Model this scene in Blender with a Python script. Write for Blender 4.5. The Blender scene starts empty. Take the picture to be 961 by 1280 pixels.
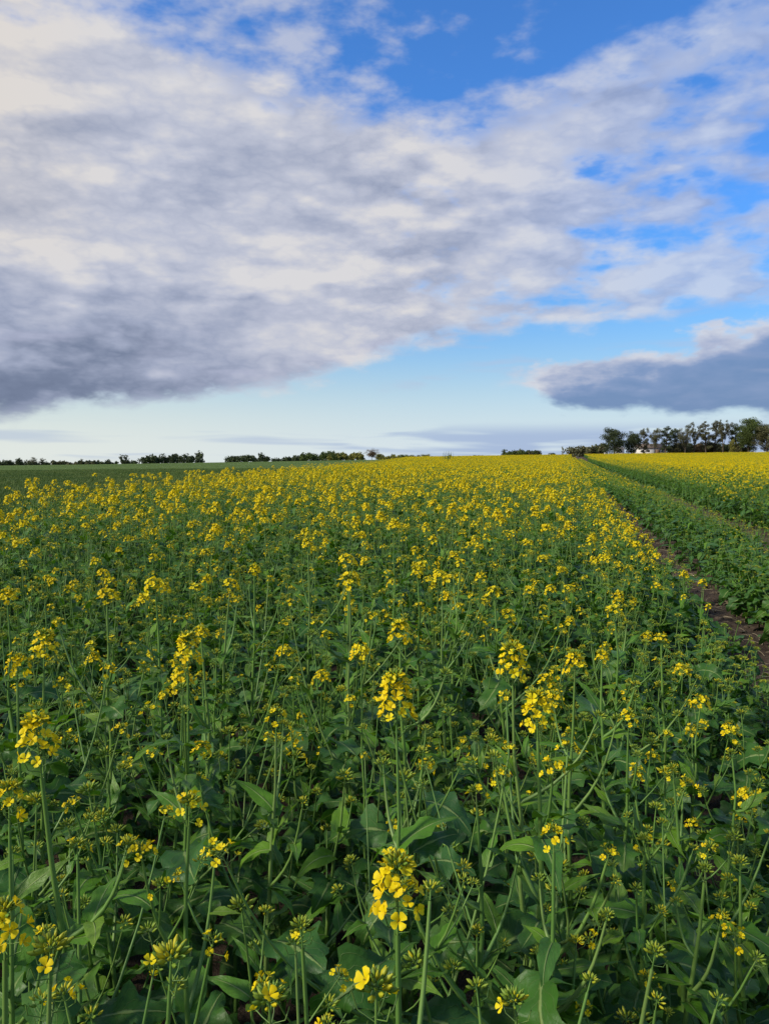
import bpy, math, random
import numpy as np
from mathutils import Matrix, Vector, Euler

R = math.radians
SC = bpy.context.scene
COL = SC.collection
SEED = 11

# ------------------------------------------------------------------ camera
CAM_H = 1.60
F = 962.0 / 1280.0                       # focal length / picture height
PITCH = math.atan(66.0 / 962.0)          # looking slightly down
cam_d = bpy.data.cameras.new("camera")
cam = bpy.data.objects.new("camera", cam_d)
COL.objects.link(cam)
cam_d.sensor_fit = 'VERTICAL'
cam_d.sensor_height = 24.0
cam_d.lens = 24.0 * F
cam_d.clip_start = 0.05
cam_d.clip_end = 20000
cam.location = (0, 0, CAM_H)
cam.rotation_euler = (R(90) - PITCH, 0, 0)
SC.camera = cam

# ------------------------------------------------------------------ light
SUN_AZ, SUN_EL = R(-112), R(36)          # azimuth from +Y towards +X: left, behind the camera
sun_d = bpy.data.lights.new("sun", 'SUN')
sun_d.energy = 3.0
sun_d.angle = R(7)
sun_d.color = (1.0, 0.91, 0.74)
sun = bpy.data.objects.new("sun", sun_d)
COL.objects.link(sun)
sd = Vector((math.sin(SUN_AZ) * math.cos(SUN_EL), math.cos(SUN_AZ) * math.cos(SUN_EL), math.sin(SUN_EL)))
sun.rotation_euler = sd.to_track_quat('Z', 'Y').to_euler()
SC.view_settings.view_transform = 'Standard'
SC.view_settings.look = 'None'
EXPO = 0.60
SC.view_settings.exposure = EXPO
SC.view_settings.gamma = 1.0
SC.view_settings.use_curve_mapping = False
SC.cycles.max_bounces = 6
SC.cycles.diffuse_bounces = 2
SC.cycles.transmission_bounces = 3
SC.cycles.transparent_max_bounces = 4


# ------------------------------------------------------------------ node helper
class NT:
    """Tiny expression builder over a node tree."""
    def __init__(s, tree):
        s.t = tree
    def new(s, typ, **kw):
        n = s.t.nodes.new(typ)
        for k, v in kw.items():
            setattr(n, k, v)
        return n
    def put(s, sock, v):
        if isinstance(v, bpy.types.NodeSocket):
            s.t.links.new(v, sock)
        elif v is not None:
            sock.default_value = v
    def m(s, op, a, b=None, c=None, clamp=False):
        n = s.new('ShaderNodeMath', operation=op, use_clamp=clamp)
        s.put(n.inputs[0], a); s.put(n.inputs[1], b); s.put(n.inputs[2], c)
        return n.outputs[0]
    def add(s, a, b): return s.m('ADD', a, b)
    def sub(s, a, b): return s.m('SUBTRACT', a, b)
    def mul(s, a, b): return s.m('MULTIPLY', a, b)
    def div(s, a, b): return s.m('DIVIDE', a, b)
    def mn(s, a, b): return s.m('MINIMUM', a, b)
    def mx(s, a, b): return s.m('MAXIMUM', a, b)
    def sstep(s, v, lo, hi):
        n = s.new('ShaderNodeMapRange', interpolation_type='SMOOTHSTEP')
        s.put(n.inputs[0], v); s.put(n.inputs[1], lo); s.put(n.inputs[2], hi)
        n.inputs[3].default_value = 0; n.inputs[4].default_value = 1
        return n.outputs[0]
    def lin(s, v, lo, hi, a=0.0, b=1.0):
        n = s.new('ShaderNodeMapRange')
        s.put(n.inputs[0], v); s.put(n.inputs[1], lo); s.put(n.inputs[2], hi)
        n.inputs[3].default_value = a; n.inputs[4].default_value = b
        return n.outputs[0]
    def gauss(s, x, x0, sx, y, y0, sy):
        a = s.m('POWER', s.m('ABSOLUTE', s.div(s.sub(x, x0), sx)), 2.0)
        b = s.m('POWER', s.m('ABSOLUTE', s.div(s.sub(y, y0), sy)), 2.0)
        return s.m('EXPONENT', s.mul(s.add(a, b), -1.0))
    def noise(s, vec, scale, detail=4.0, rough=0.5, dist=0.0, color=False):
        n = s.new('ShaderNodeTexNoise', noise_dimensions='3D')
        s.put(n.inputs['Vector'], vec)
        n.inputs['Scale'].default_value = scale
        n.inputs['Detail'].default_value = detail
        n.inputs['Roughness'].default_value = rough
        n.inputs['Distortion'].default_value = dist
        return n.outputs['Color' if color else 'Fac']
    def mix(s, f, a, b, blend='MIX'):
        n = s.new('ShaderNodeMix', data_type='RGBA', blend_type=blend)
        n.clamp_factor = True
        s.put(n.inputs[0], f)
        for i, v in ((6, a), (7, b)):
            if isinstance(v, (tuple, list)):
                v = tuple(v) + ((1.0,) if len(v) == 3 else ())
            s.put(n.inputs[i], v)
        return n.outputs[2]
    def xyz(s, x, y, z):
        n = s.new('ShaderNodeCombineXYZ')
        s.put(n.inputs[0], x); s.put(n.inputs[1], y); s.put(n.inputs[2], z)
        return n.outputs[0]
    def ramp(s, v, stops, interp='LINEAR'):
        """piecewise function of v in 0..1 (values 0..1)"""
        n = s.new('ShaderNodeValToRGB')
        cr = n.color_ramp
        cr.interpolation = interp
        while len(cr.elements) > 1:
            cr.elements.remove(cr.elements[-1])
        cr.elements[0].position = stops[0][0]
        def colr(c):
            return tuple(c) + (1.0,) if isinstance(c, (tuple, list)) else (c, c, c, 1.0)
        cr.elements[0].color = colr(stops[0][1])
        for p, c in stops[1:]:
            e = cr.elements.new(p)
            e.color = colr(c)
        s.put(n.inputs[0], v)
        return n.outputs[0]


def ray(px, py):
    """world direction through a point of the photograph (961 x 1280)"""
    x = (px - 480.5) / 962.0
    y = (640.0 - py) / 962.0
    cp, sp = math.cos(PITCH), math.sin(PITCH)
    return Vector((x, cp + y * sp, -sp + y * cp))


def azel(px, py):
    d = ray(px, py).normalized()
    return math.degrees(math.atan2(d.x, d.y)), math.degrees(math.asin(d.z))


# ------------------------------------------------------------------ sky
def srgb(r, g, b):
    f = lambda c: (c / 255.0 / 12.92) if c <= 10.3 else ((c / 255.0 + 0.055) / 1.055) ** 2.4
    return (f(r), f(g), f(b))


def build_sky():
    w = bpy.data.worlds.new("World")
    SC.world = w
    w.use_nodes = True
    t = w.node_tree
    t.nodes.clear()
    n = NT(t)
    STR = 0.10
    tc = n.new('ShaderNodeTexCoord')
    sep = n.new('ShaderNodeSeparateXYZ')
    t.links.new(tc.outputs['Generated'], sep.inputs[0])
    x, y, z = sep.outputs
    DEG = 180 / math.pi
    az = n.mul(n.m('ARCTAN2', x, y), DEG)
    el = n.mul(n.m('ARCSINE', z), DEG)
    sky = n.new('ShaderNodeTexSky', sky_type='NISHITA')
    sky.sun_disc = False
    sky.sun_elevation = SUN_EL
    sky.sun_rotation = SUN_AZ
    sky.air_density = 1.0
    sky.dust_density = 0.6
    sky.ozone_density = 2.2
    clear = n.mix(1.0, sky.outputs[0], (0.41, 0.85, 1.38), 'MULTIPLY')
    band = n.lin(el, 5.0, 17.0, 0.74, 1.0)
    clear = n.mix(1.0, clear, n.xyz(n.mul(band, n.lin(el, 5.0, 17.0, 0.90, 1.0)), n.mul(band, n.lin(el, 5.0, 17.0, 1.04, 1.0)), n.mul(band, n.lin(el, 5.0, 17.0, 0.90, 1.0))), 'MULTIPLY')
    # pale, moist air low over the horizon, a little warmer to the left
    lowair = n.m('EXPONENT', n.mul(n.m('POWER', n.div(n.mx(el, 0.0), 7.0), 2.0), -1.0))
    warm = n.sstep(az, 12.0, -32.0)
    k = 1 / STR / 2 ** EXPO
    sc = lambda c: tuple(v * k for v in srgb(*c))
    hcol = n.mix(warm, sc((214, 227, 235)), sc((228, 233, 227)))
    clear = n.mix(n.mul(lowair, 0.97), clear, hcol)

    # cloud coordinates: the sky seen as a flat deck overhead
    zz = n.add(n.mx(z, 0.0), 0.17)
    cx, cy = n.div(x, zz), n.div(y, zz)
    P = n.xyz(cx, cy, 0.0)
    wob = n.noise(P, 0.55, 1.0, 0.5, color=True)
    wsep = n.new('ShaderNodeSeparateXYZ'); t.links.new(wob, wsep.inputs[0]); wobx = wsep.outputs[0]
    vm = n.new('ShaderNodeVectorMath', operation='MULTIPLY_ADD')
    t.links.new(wob, vm.inputs[0]); vm.inputs[1].default_value = (0.9, 0.9, 0); t.links.new(P, vm.inputs[2])
    PW = vm.outputs[0]
    big = n.noise(PW, 0.95, 5.0, 0.52)
    sh = n.new('ShaderNodeVectorMath', operation='MULTIPLY_ADD')
    t.links.new(PW, sh.inputs[0]); sh.inputs[1].default_value = (0.95, 0.95, 1.0); sh.inputs[2].default_value = (-0.05, 0.0, 0.0)
    fine = n.noise(PW, 3.0, 4.0, 0.52)
    cell = n.noise(PW, 2.6, 4.0, 0.54)
    D3 = n.xyz(x, y, n.mul(z, 2.2))
    puff = n.noise(D3, 15.0, 4.5, 0.55)
    DL = n.xyz(x, y, n.mul(z, 2.9))
    DLb = n.xyz(n.sub(x, 0.022), y, n.mul(n.add(z, 0.022), 2.9))
    puff_lo = n.noise(DL, 7.0, 4.0, 0.5)
    bill = n.sub(puff_lo, n.noise(DLb, 7.0, 2.5, 0.5))
    lump = n.sub(n.mul(n.m('ABSOLUTE', n.sub(puff_lo, 0.5)), 2.0), 0.2)
    roll = n.sub(n.noise(n.xyz(n.add(n.mul(az, 0.06), n.mul(wobx, 0.5)), n.add(n.div(n.mul(el, 0.42), n.add(1.0, n.mul(el, 0.035))), n.mul(wobx, 1.1)), 1.3), 1.0, 3.0, 0.5), 0.5)
    # deck edges as functions of azimuth
    def curve(pts, lo=-60.0, hi=60.0, vmax=60.0):
        v = n.lin(az, lo, hi)
        st = []
        for (px, py) in pts:
            a, e = azel(px, py)
            st.append(((a - lo) / (hi - lo), e / vmax))
        return n.mul(n.ramp(v, st, 'B_SPLINE'), vmax)
    eb = curve([(-300, 545), (0, 527), (150, 508), (300, 492), (420, 468), (520, 440), (640, 412), (800, 396), (961, 372), (1150, 380)])
    et = curve([(-250, -160), (0, -40), (110, 25), (250, 78), (420, 95), (520, 132), (610, 128), (700, 88), (800, 38), (900, -25), (1150, -160)])
    nb = n.sub(big, 0.5)
    nf = n.sub(fine, 0.5)
    npf = n.sub(puff, 0.5)
    # distance inside the deck, in degrees, roughened by noise
    amp_t = 13.0
    in_b = n.add(n.sub(el, eb), n.add(n.mul(nb, 2.5), n.mul(npf, 4.0)))
    in_t = n.add(n.sub(et, el), n.add(n.mul(nb, amp_t), n.mul(npf, 7.0)))
    deck = n.mul(n.sstep(in_b, -0.5, 1.2), n.sstep(in_t, -1.6, 2.0))
    # the deck breaks up to the right
    brk = n.add(n.add(n.mul(n.sub(cell, 0.5), 1.6), n.add(n.mul(npf, 2.0), n.add(n.mul(n.sub(puff_lo, 0.5), 2.4), n.mul(roll, 2.4)))),
                n.add(n.lin(az, -7.0, 14.0, 1.45, 0.74), n.mul(n.sstep(az, -4.0, -12.0), 1.2)))
    lowgap = n.mul(n.sstep(el, 17.0, 10.5), n.sstep(az, -6.0, 8.0))
    brk = n.sub(brk, n.mul(lowgap, 0.32))
    deckb = n.mul(deck, n.sstep(brk, 0.0, 0.75))
    # thin broken cloud above the deck
    top = n.add(n.mul(nb, 2.0), n.add(n.mul(npf, 3.4), n.lin(n.m('ABSOLUTE', n.sub(az, 11.0)), 0.0, 22.0, -0.22, 0.42)))
    topc = n.mul(n.mul(n.sstep(top, -0.2, 1.0), 0.62), n.sstep(el, 18.0, 25.0))
    cover = n.mul(n.mx(deckb, topc), n.lin(az, 2.0, 22.0, 1.0, 0.80))

    # shade of the deck
    relief = n.add(n.mul(bill, 0.8), n.add(n.mul(n.sub(cell, 0.5), 0.22), n.mul(roll, 0.75)))
    a0, e0 = azel(30, 485)
    dark = n.mul(n.gauss(az, a0, 23.0, el, e0, 6.5), 0.46)
    a1, e1 = azel(190, 225)
    dark = n.add(dark, n.mul(n.gauss(az, a1, 13.0, el, e1, 4.0), 0.08))
    lite = n.sub(n.add(0.91, n.add(relief, n.add(n.mul(nb, 0.2), n.add(n.mul(lump, n.lin(az, -18.0, 4.0, 0.28, 0.65)), n.mul(n.sub(n.m('ABSOLUTE', npf), 0.08), 1.0))))), dark)
    edge = n.sub(1.0, n.sstep(deckb, 0.3, 1.0))
    lite = n.add(lite, n.mul(edge, 0.16))
    ccol = n.ramp(lite, [(0.0, sc8((100, 112, 138))), (0.30, sc8((122, 134, 160))), (0.55, sc8((160, 169, 193))),
                         (0.78, sc8((190, 195, 212))), (1.0, sc8((218, 217, 220)))])
    warmc = n.mul(n.sstep(az, -16.0, -27.0), n.sstep(el, 10.0, 17.0))
    ccol = n.mix(n.mul(warmc, 0.7), ccol, n.mix(1.0, ccol, (1.06, 1.0, 0.90), 'MULTIPLY'))
    cool = n.sstep(az, 4.0, 26.0)
    ccol = n.mix(cool, ccol, n.mix(1.0, ccol, (0.86, 0.95, 1.10), 'MULTIPLY'))
    ccol = n.mix(1.0, ccol, (k, k, k), 'MULTIPLY')
    col = n.mix(cover, clear, ccol)

    # the slate bank low on the right
    bt = curve([(560, 500), (640, 482), (720, 466), (800, 449), (880, 428), (961, 400), (1100, 385), (1300, 400)])
    bb = curve([(560, 490), (640, 486), (690, 505), (760, 514), (860, 517), (961, 519), (1100, 525), (1300, 540)])
    i_t = n.add(n.sub(n.add(bt, 0.5), el), n.add(n.mul(npf, 7.5), n.mul(n.sub(puff_lo, 0.5), 3.5)))
    i_b = n.add(n.sub(el, bb), n.mul(npf, 3.2))
    bank = n.mul(n.mul(n.sstep(i_t, -0.5, 0.9), n.sstep(i_b, -0.35, 0.6)), n.sstep(az, 7.5, 11.0))
    bl = n.add(n.add(n.sstep(i_t, 3.6, -0.2), n.add(n.mul(bill, 1.2), n.mul(npf, 0.7))), n.mul(n.sub(fine, 0.5), 0.8))
    bcol = n.ramp(bl, [(0.0, sc8((104, 132, 178))), (0.35, sc8((126, 146, 188))), (0.72, sc8((176, 182, 206))), (1.0, sc8((214, 214, 222)))])
    bcol = n.mix(1.0, bcol, (k, k, k), 'MULTIPLY')
    col = n.mix(n.mul(bank, 0.88), col, bcol)

    # thin level streaks just over the horizon
    SV = n.xyz(n.mul(az, 0.085), n.mul(el, 0.95), 3.7)
    st = n.noise(SV, 1.0, 2.5, 0.55, 0.3)
    st_r = n.mul(n.sstep(n.add(st, n.mul(n.sstep(az, -8.0, 18.0), 0.17)), 0.50, 0.66), n.sstep(el, 2.9, 1.6))
    st_l = n.mul(n.sstep(n.noise(n.xyz(n.mul(az, 0.16), n.mul(el, 1.7), 9.2), 1.0, 1.5, 0.5), 0.64, 0.78), n.sstep(el, 4.0, 2.6))
    streak = n.mul(n.mx(st_r, n.mul(st_l, 0.4)), n.sstep(el, -0.2, 0.35))
    col = n.mix(n.mul(streak, n.lin(az, -10.0, 8.0, 0.4, 0.72)), col, sc((150, 172, 212)))
    # thin veil streaks in the blue band right of centre
    ve = n.sstep(n.noise(n.xyz(n.mul(az, 0.10), n.mul(el, 0.55), 5.1), 1.0, 3.0, 0.6, 0.3), 0.52, 0.80)
    vmask = n.mul(n.sstep(el, 3.0, 6.0), n.sstep(el, 13.0, 9.0))
    col = n.mix(n.mul(n.mul(ve, vmask), 0.55), col, sc((186, 190, 214)))

    bg = n.new('ShaderNodeBackground')
    bg.inputs[1].default_value = STR
    t.links.new(col, bg.inputs[0])
    out = n.new('ShaderNodeOutputWorld')
    t.links.new(bg.outputs[0], out.inputs[0])


def sc8(c):
    return srgb(*c)


build_sky()
SC.world.cycles.sampling_method = 'MANUAL'
SC.world.cycles.sample_map_resolution = 256

# ------------------------------------------------------------------ layout
TK = 0.241                                # the wheel tracks run towards x = TK * y
CT = 1.0 / math.sqrt(1 + TK * TK)
def uv_of(x, y):                          # u: right across the rows, v: along them
    return (x - TK * y) * CT, (y + TK * x) * CT
def xy_of(u, v):
    return (u + TK * v) * CT, (v - TK * u) * CT

U_EDGE = 1.06                             # crop edge left of the first wheel track
U_MID0, U_MID1 = 1.64, 2.75               # strip between the two tracks
U_RIGHT = 3.95                            # crop edge right of the second track
def left_border(y):                       # x where the rapeseed ends and the cereal field begins
    return -6.0 + 0.047 * y
ZC = 300.0


def terrain(x, y):
    x = np.asarray(x, float); y = np.asarray(y, float)
    yy = np.maximum(y, 0.0)
    xc = np.where(yy > ZC, x * ZC / np.maximum(yy, 1e-6), x)
    xc = np.clip(xc, -220, 220)
    hc = (np.minimum(yy, ZC) / ZC) ** 1.3 * (1.3 + 0.0167 * xc)
    slope = (hc - CAM_H) / ZC - 0.0016
    h = np.where(yy > ZC, hc + (yy - ZC) * slope, hc)
    u = (x - TK * y) * CT
    rut = np.exp(-((u - 1.24) / 0.30) ** 4) * 0.05 + np.exp(-((u - 3.35) / 0.34) ** 4) * 0.05
    return h - rut


def at(px, py, H):
    """point on the plane at height H over the ground seen at that place of the photograph"""
    d = ray(px, py)
    g = 0.0
    for _ in range(4):
        s = (g + H - CAM_H) / d.z
        g = float(terrain(d.x * s, d.y * s))
    return d.x * s, d.y * s


# ------------------------------------------------------------------ object helpers
def tag(o, label=None, cat=None, group=None, kind=None):
    if label: o['label'] = label
    if cat: o['category'] = cat
    if group: o['group'] = group
    if kind: o['kind'] = kind
    return o


def link(o, parent=None):
    COL.objects.link(o)
    if parent is not None:
        o.parent = parent
    return o


def mesh_from(name, V, Fq, mats, midx=None, uv=None, tint=None, smooth=True):
    """V (n,3); Fq list of arrays (tri and/or quad index arrays); midx / tint per face; uv per vertex"""
    me = bpy.data.meshes.new(name)
    V = np.ascontiguousarray(V, np.float32)
    me.vertices.add(len(V))
    me.vertices.foreach_set('co', V.ravel())
    loops = np.concatenate([f.ravel() for f in Fq]).astype(np.int32)
    sizes = np.concatenate([np.full(len(f), f.shape[1], np.int32) for f in Fq])
    starts = np.concatenate([[0], np.cumsum(sizes)[:-1]]).astype(np.int32)
    me.loops.add(len(loops))
    me.loops.foreach_set('vertex_index', loops)
    me.polygons.add(len(sizes))
    me.polygons.foreach_set('loop_start', starts)
    for m in mats:
        me.materials.append(m)
    if midx is not None:
        me.polygons.foreach_set('material_index', np.asarray(midx, np.int32))
    me.update(calc_edges=True)
    if smooth:
        me.polygons.foreach_set('use_smooth', np.ones(len(sizes), bool))
    if uv is not None:
        l = me.uv_layers.new(name='uv')
        l.data.foreach_set('uv', np.asarray(uv, np.float32)[loops].ravel())
    if tint is not None:
        a = me.attributes.new('tint', 'FLOAT', 'FACE')
        a.data.foreach_set('value', np.asarray(tint, np.float32))
    return me


class MB:
    """collects pieces (vertices, triangles, quads, uv, material, tint) into one mesh"""
    def __init__(s):
        s.V = []; s.T = []; s.Q = []; s.UV = []; s.tm = []; s.qm = []; s.tt = []; s.qt = []; s.n = 0
    def add(s, tpl, M=None, mat=0, tint=0.0):
        V, T, Q, UV = tpl
        if M is not None:
            V = V @ np.asarray(M)[:3, :3].T + np.asarray(M)[:3, 3]
        s.V.append(V); s.UV.append(UV)
        if len(T):
            s.T.append(T + s.n); s.tm.append(np.full(len(T), mat)); s.tt.append(np.full(len(T), tint))
        if len(Q):
            s.Q.append(Q + s.n); s.qm.append(np.full(len(Q), mat)); s.qt.append(np.full(len(Q), tint))
        s.n += len(V)
    def mesh(s, name, mats, smooth=True):
        Fq, m, t = [], [], []
        if s.T:
            Fq.append(np.concatenate(s.T)); m += s.tm; t += s.tt
        if s.Q:
            Fq.append(np.concatenate(s.Q)); m += s.qm; t += s.qt
        return mesh_from(name, np.concatenate(s.V), Fq, mats, np.concatenate(m), np.concatenate(s.UV), np.concatenate(t), smooth)


E3 = np.zeros((0, 3), int)
E4 = np.zeros((0, 4), int)


def grid_faces(a, b, wrap=False):
    q = []
    for i in range(a - 1):
        for j in range(b if wrap else b - 1):
            k = (j + 1) % b
            q.append((i * b + j, i * b + k, (i + 1) * b + k, (i + 1) * b + j))
    return np.array(q, int)


def tube(pts, rad, sides=5):
    """tapered tube along points, closed at the tip by a small ring"""
    P = np.asarray(pts, float)
    n = len(P)
    T = np.gradient(P, axis=0)
    T /= np.linalg.norm(T, axis=1)[:, None] + 1e-9
    ref = np.array([0.31, 0.95, 0.05]) if abs(T[0][1]) < 0.8 else np.array([0.95, 0.1, 0.31])
    A = np.cross(T, ref); A /= np.linalg.norm(A, axis=1)[:, None] + 1e-9
    B = np.cross(T, A)
    ang = np.arange(sides) / sides * 2 * math.pi
    rad = np.broadcast_to(np.asarray(rad, float), (n,))
    V = P[:, None, :] + rad[:, None, None] * (np.cos(ang)[None, :, None] * A[:, None, :] + np.sin(ang)[None, :, None] * B[:, None, :])
    V = V.reshape(-1, 3)
    UV = np.stack(np.meshgrid(np.linspace(0, 1, n), np.linspace(-1, 1, sides), indexing='ij'), -1).reshape(-1, 2)
    return V, E3, grid_faces(n, sides, True), UV


def box_tpl(x0, x1, y0, y1, z0, z1):
    V = np.array([(x, y, z) for z in (z0, z1) for (x, y) in ((x0, y0), (x1, y0), (x1, y1), (x0, y1))], float)
    Q = np.array([(3, 2, 1, 0), (4, 5, 6, 7), (0, 1, 5, 4), (1, 2, 6, 5), (2, 3, 7, 6), (3, 0, 4, 7)])
    return V, E3, Q, np.zeros((8, 2))


def TRS(loc, rz=0.0, ry=0.0, rx=0.0, s=1.0):
    return Matrix.Translation(loc) @ Euler((rx, ry, rz), 'XYZ').to_matrix().to_4x4() @ Matrix.Scale(s, 4)


def frame_to(loc, direction, spin=0.0, s=1.0):
    """matrix whose local Z points along direction"""
    q = Vector(direction).normalized().to_track_quat('Z', 'Y')
    return Matrix.Translation(loc) @ q.to_matrix().to_4x4() @ Matrix.Rotation(spin, 4, 'Z') @ Matrix.Scale(s, 4)


# ------------------------------------------------------------------ materials
def new_mat(name):
    m = bpy.data.materials.new(name)
    m.use_nodes = True
    m.node_tree.nodes.clear()
    return m, NT(m.node_tree)


def finish(m, n, col, rough=0.5, spec=0.4, trans=0.0, tcol=None, bump=None, bstr=0.2, bdist=0.01):
    p = n.new('ShaderNodeBsdfPrincipled')
    n.put(p.inputs['Base Color'], col if isinstance(col, bpy.types.NodeSocket) else tuple(col) + (1.0,))
    n.put(p.inputs['Roughness'], rough)
    n.put(p.inputs['Specular IOR Level'], spec)
    if bump is not None:
        b = n.new('ShaderNodeBump')
        b.inputs['Strength'].default_value = bstr
        b.inputs['Distance'].default_value = bdist
        n.t.links.new(bump, b.inputs['Height'])
        n.t.links.new(b.outputs[0], p.inputs['Normal'])
    sh = p.outputs[0]
    if trans > 0:
        tr = n.new('ShaderNodeBsdfTranslucent')
        c = tcol if tcol is not None else col
        n.put(tr.inputs[0], c if isinstance(c, bpy.types.NodeSocket) else tuple(c) + (1.0,))
        mx = n.new('ShaderNodeMixShader')
        mx.inputs[0].default_value = trans
        n.t.links.new(sh, mx.inputs[1]); n.t.links.new(tr.outputs[0], mx.inputs[2])
        sh = mx.outputs[0]
    o = n.new('ShaderNodeOutputMaterial')
    n.t.links.new(sh, o.inputs[0])
    return m


def rnd_tint(n):
    oi = n.new('ShaderNodeObjectInfo')
    at_ = n.new('ShaderNodeAttribute'); at_.attribute_name = 'tint'
    return n.m('FRACT', n.add(oi.outputs['Random'], at_.outputs['Fac']))


def mat_leaf(low=False):
    m, n = new_mat('rapeseed_lower_leaf' if low else 'rapeseed_leaf')
    r = rnd_tint(n)
    uvn = n.new('ShaderNodeUVMap'); uvn.uv_map = 'uv'
    sp = n.new('ShaderNodeSeparateXYZ'); n.t.links.new(uvn.outputs[0], sp.inputs[0])
    tt, ss = sp.outputs[0], n.m('ABSOLUTE', sp.outputs[1])
    geo = n.new('ShaderNodeNewGeometry')
    nz = n.noise(geo.outputs['Position'], 24.0, 4.0, 0.6)
    base = n.ramp(r, [(0.0, (0.060, 0.165, 0.016)), (0.35, (0.084, 0.205, 0.016)), (0.62, (0.118, 0.235, 0.014)), (0.85, (0.060, 0.165, 0.034)), (1.0, (0.135, 0.235, 0.022))])
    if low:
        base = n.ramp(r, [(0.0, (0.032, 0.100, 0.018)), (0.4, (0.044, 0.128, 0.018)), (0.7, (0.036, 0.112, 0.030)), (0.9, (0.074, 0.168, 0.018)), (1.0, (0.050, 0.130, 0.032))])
    base = n.mix(n.mul(nz, 0.9), n.mix(1.0, base, (0.7, 0.74, 0.72), 'MULTIPLY'), n.mix(1.0, base, (1.25, 1.2, 1.1), 'MULTIPLY'))
    mid = n.sstep(ss, 0.11, 0.035)
    vein = n.m('ABSOLUTE', n.m('SINE', n.add(n.mul(tt, 26.0), n.mul(ss, -7.0))))
    vein = n.mul(n.sstep(vein, 0.14, 0.02), 0.38)
    v = n.mx(mid, vein)
    base = n.mix(n.mul(v, 0.75), base, (0.22, 0.30, 0.10))
    yel = n.sstep(n.noise(geo.outputs['Position'], 3.2, 2.0), 0.60, 0.74)
    base = n.mix(n.mul(yel, 0.30), base, (0.14, 0.19, 0.035))
    return finish(m, n, base, 0.46, 0.26, 0.24, n.mix(1.0, base, (1.5, 1.65, 0.55), 'MULTIPLY'),
                  bump=n.sub(nz, n.mul(v, 0.8)), bstr=0.6, bdist=0.008)


def mat_stem():
    m, n = new_mat('rapeseed_stem')
    r = rnd_tint(n)
    geo = n.new('ShaderNodeNewGeometry')
    nz = n.noise(geo.outputs['Position'], 30.0, 3.0)
    c = n.ramp(r, [(0.0, (0.075, 0.180, 0.030)), (0.6, (0.105, 0.215, 0.034)), (1.0, (0.13, 0.215, 0.05))])
    c = n.mix(n.mul(nz, 0.3), c, (0.18, 0.24, 0.08))
    return finish(m, n, c, 0.5, 0.35, 0.0)


def mat_petal():
    m, n = new_mat('rapeseed_petal')
    r = rnd_tint(n)
    uvn = n.new('ShaderNodeUVMap'); uvn.uv_map = 'uv'
    sp = n.new('ShaderNodeSeparateXYZ'); n.t.links.new(uvn.outputs[0], sp.inputs[0])
    c = n.ramp(r, [(0.0, (0.78, 0.57, 0.003)), (0.5, (0.82, 0.64, 0.004)), (1.0, (0.82, 0.70, 0.012))])
    c = n.mix(n.sstep(sp.outputs[0], 0.35, 0.0), c, (0.62, 0.42, 0.01))
    return finish(m, n, c, 0.55, 0.2, 0.34, n.mix(1.0, c, (1.05, 1.0, 0.6), 'MULTIPLY'))


def mat_bud():
    m, n = new_mat('rapeseed_bud')
    r = rnd_tint(n)
    c = n.ramp(r, [(0.0, (0.13, 0.23, 0.025)), (0.45, (0.20, 0.28, 0.025)), (0.8, (0.34, 0.36, 0.02)), (1.0, (0.50, 0.43, 0.012))])
    return finish(m, n, c, 0.5, 0.3, 0.1)


M_LEAF, M_STEM, M_PETAL, M_BUD = mat_leaf(), mat_stem(), mat_petal(), mat_bud()
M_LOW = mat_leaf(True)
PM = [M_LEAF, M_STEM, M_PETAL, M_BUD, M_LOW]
LEAF, STEM, PETAL, BUD, LOWL = 0, 1, 2, 3, 4


def mat_soil():
    m, n = new_mat('field_soil')
    geo = n.new('ShaderNodeNewGeometry')
    P = geo.outputs['Position']
    a = n.noise(P, 1.3, 5.0, 0.6)
    b = n.noise(P, 14.0, 6.0, 0.65)
    c = n.noise(P, 70.0, 3.0, 0.6)
    h = n.add(n.mul(b, 0.7), n.mul(c, 0.3))
    col = n.ramp(n.add(n.mul(a, 0.5), n.mul(h, 0.5)), [(0.25, (0.036, 0.025, 0.018)), (0.5, (0.070, 0.051, 0.037)), (0.72, (0.125, 0.096, 0.072))])
    return finish(m, n, col, 0.95, 0.1, bump=h, bstr=0.9, bdist=0.05)


def mat_cereal(name='cereal_ground'):
    m, n = new_mat(name)
    geo = n.new('ShaderNodeNewGeometry')
    P = geo.outputs['Position']
    sp = n.new('ShaderNodeSeparateXYZ'); n.t.links.new(P, sp.inputs[0])
    u = n.mul(n.sub(sp.outputs[0], n.mul(sp.outputs[1], 0.42)), 1.0)
    st = n.noise(n.xyz(n.mul(u, 0.10), n.mul(sp.outputs[1], 0.004), 0.0), 1.0, 4.0, 0.6)
    a = n.noise(P, 0.05, 4.0, 0.6)
    b = n.noise(P, 3.5, 4.0, 0.65)
    f = n.add(n.add(n.mul(st, 0.5), n.mul(a, 0.3)), n.mul(b, 0.2))
    col = n.ramp(f, [(0.34, (0.055, 0.098, 0.020)), (0.50, (0.085, 0.135, 0.028)), (0.64, (0.12, 0.168, 0.038))])
    return finish(m, n, col, 0.9, 0.1, bump=b, bstr=1.0, bdist=0.25)


def mat_blade():
    m, n = new_mat('cereal_blade')
    r = rnd_tint(n)
    c = n.ramp(r, [(0.0, (0.064, 0.118, 0.022)), (0.6, (0.092, 0.150, 0.028)), (1.0, (0.13, 0.175, 0.04))])
    return finish(m, n, c, 0.6, 0.25, 0.2)


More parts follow.
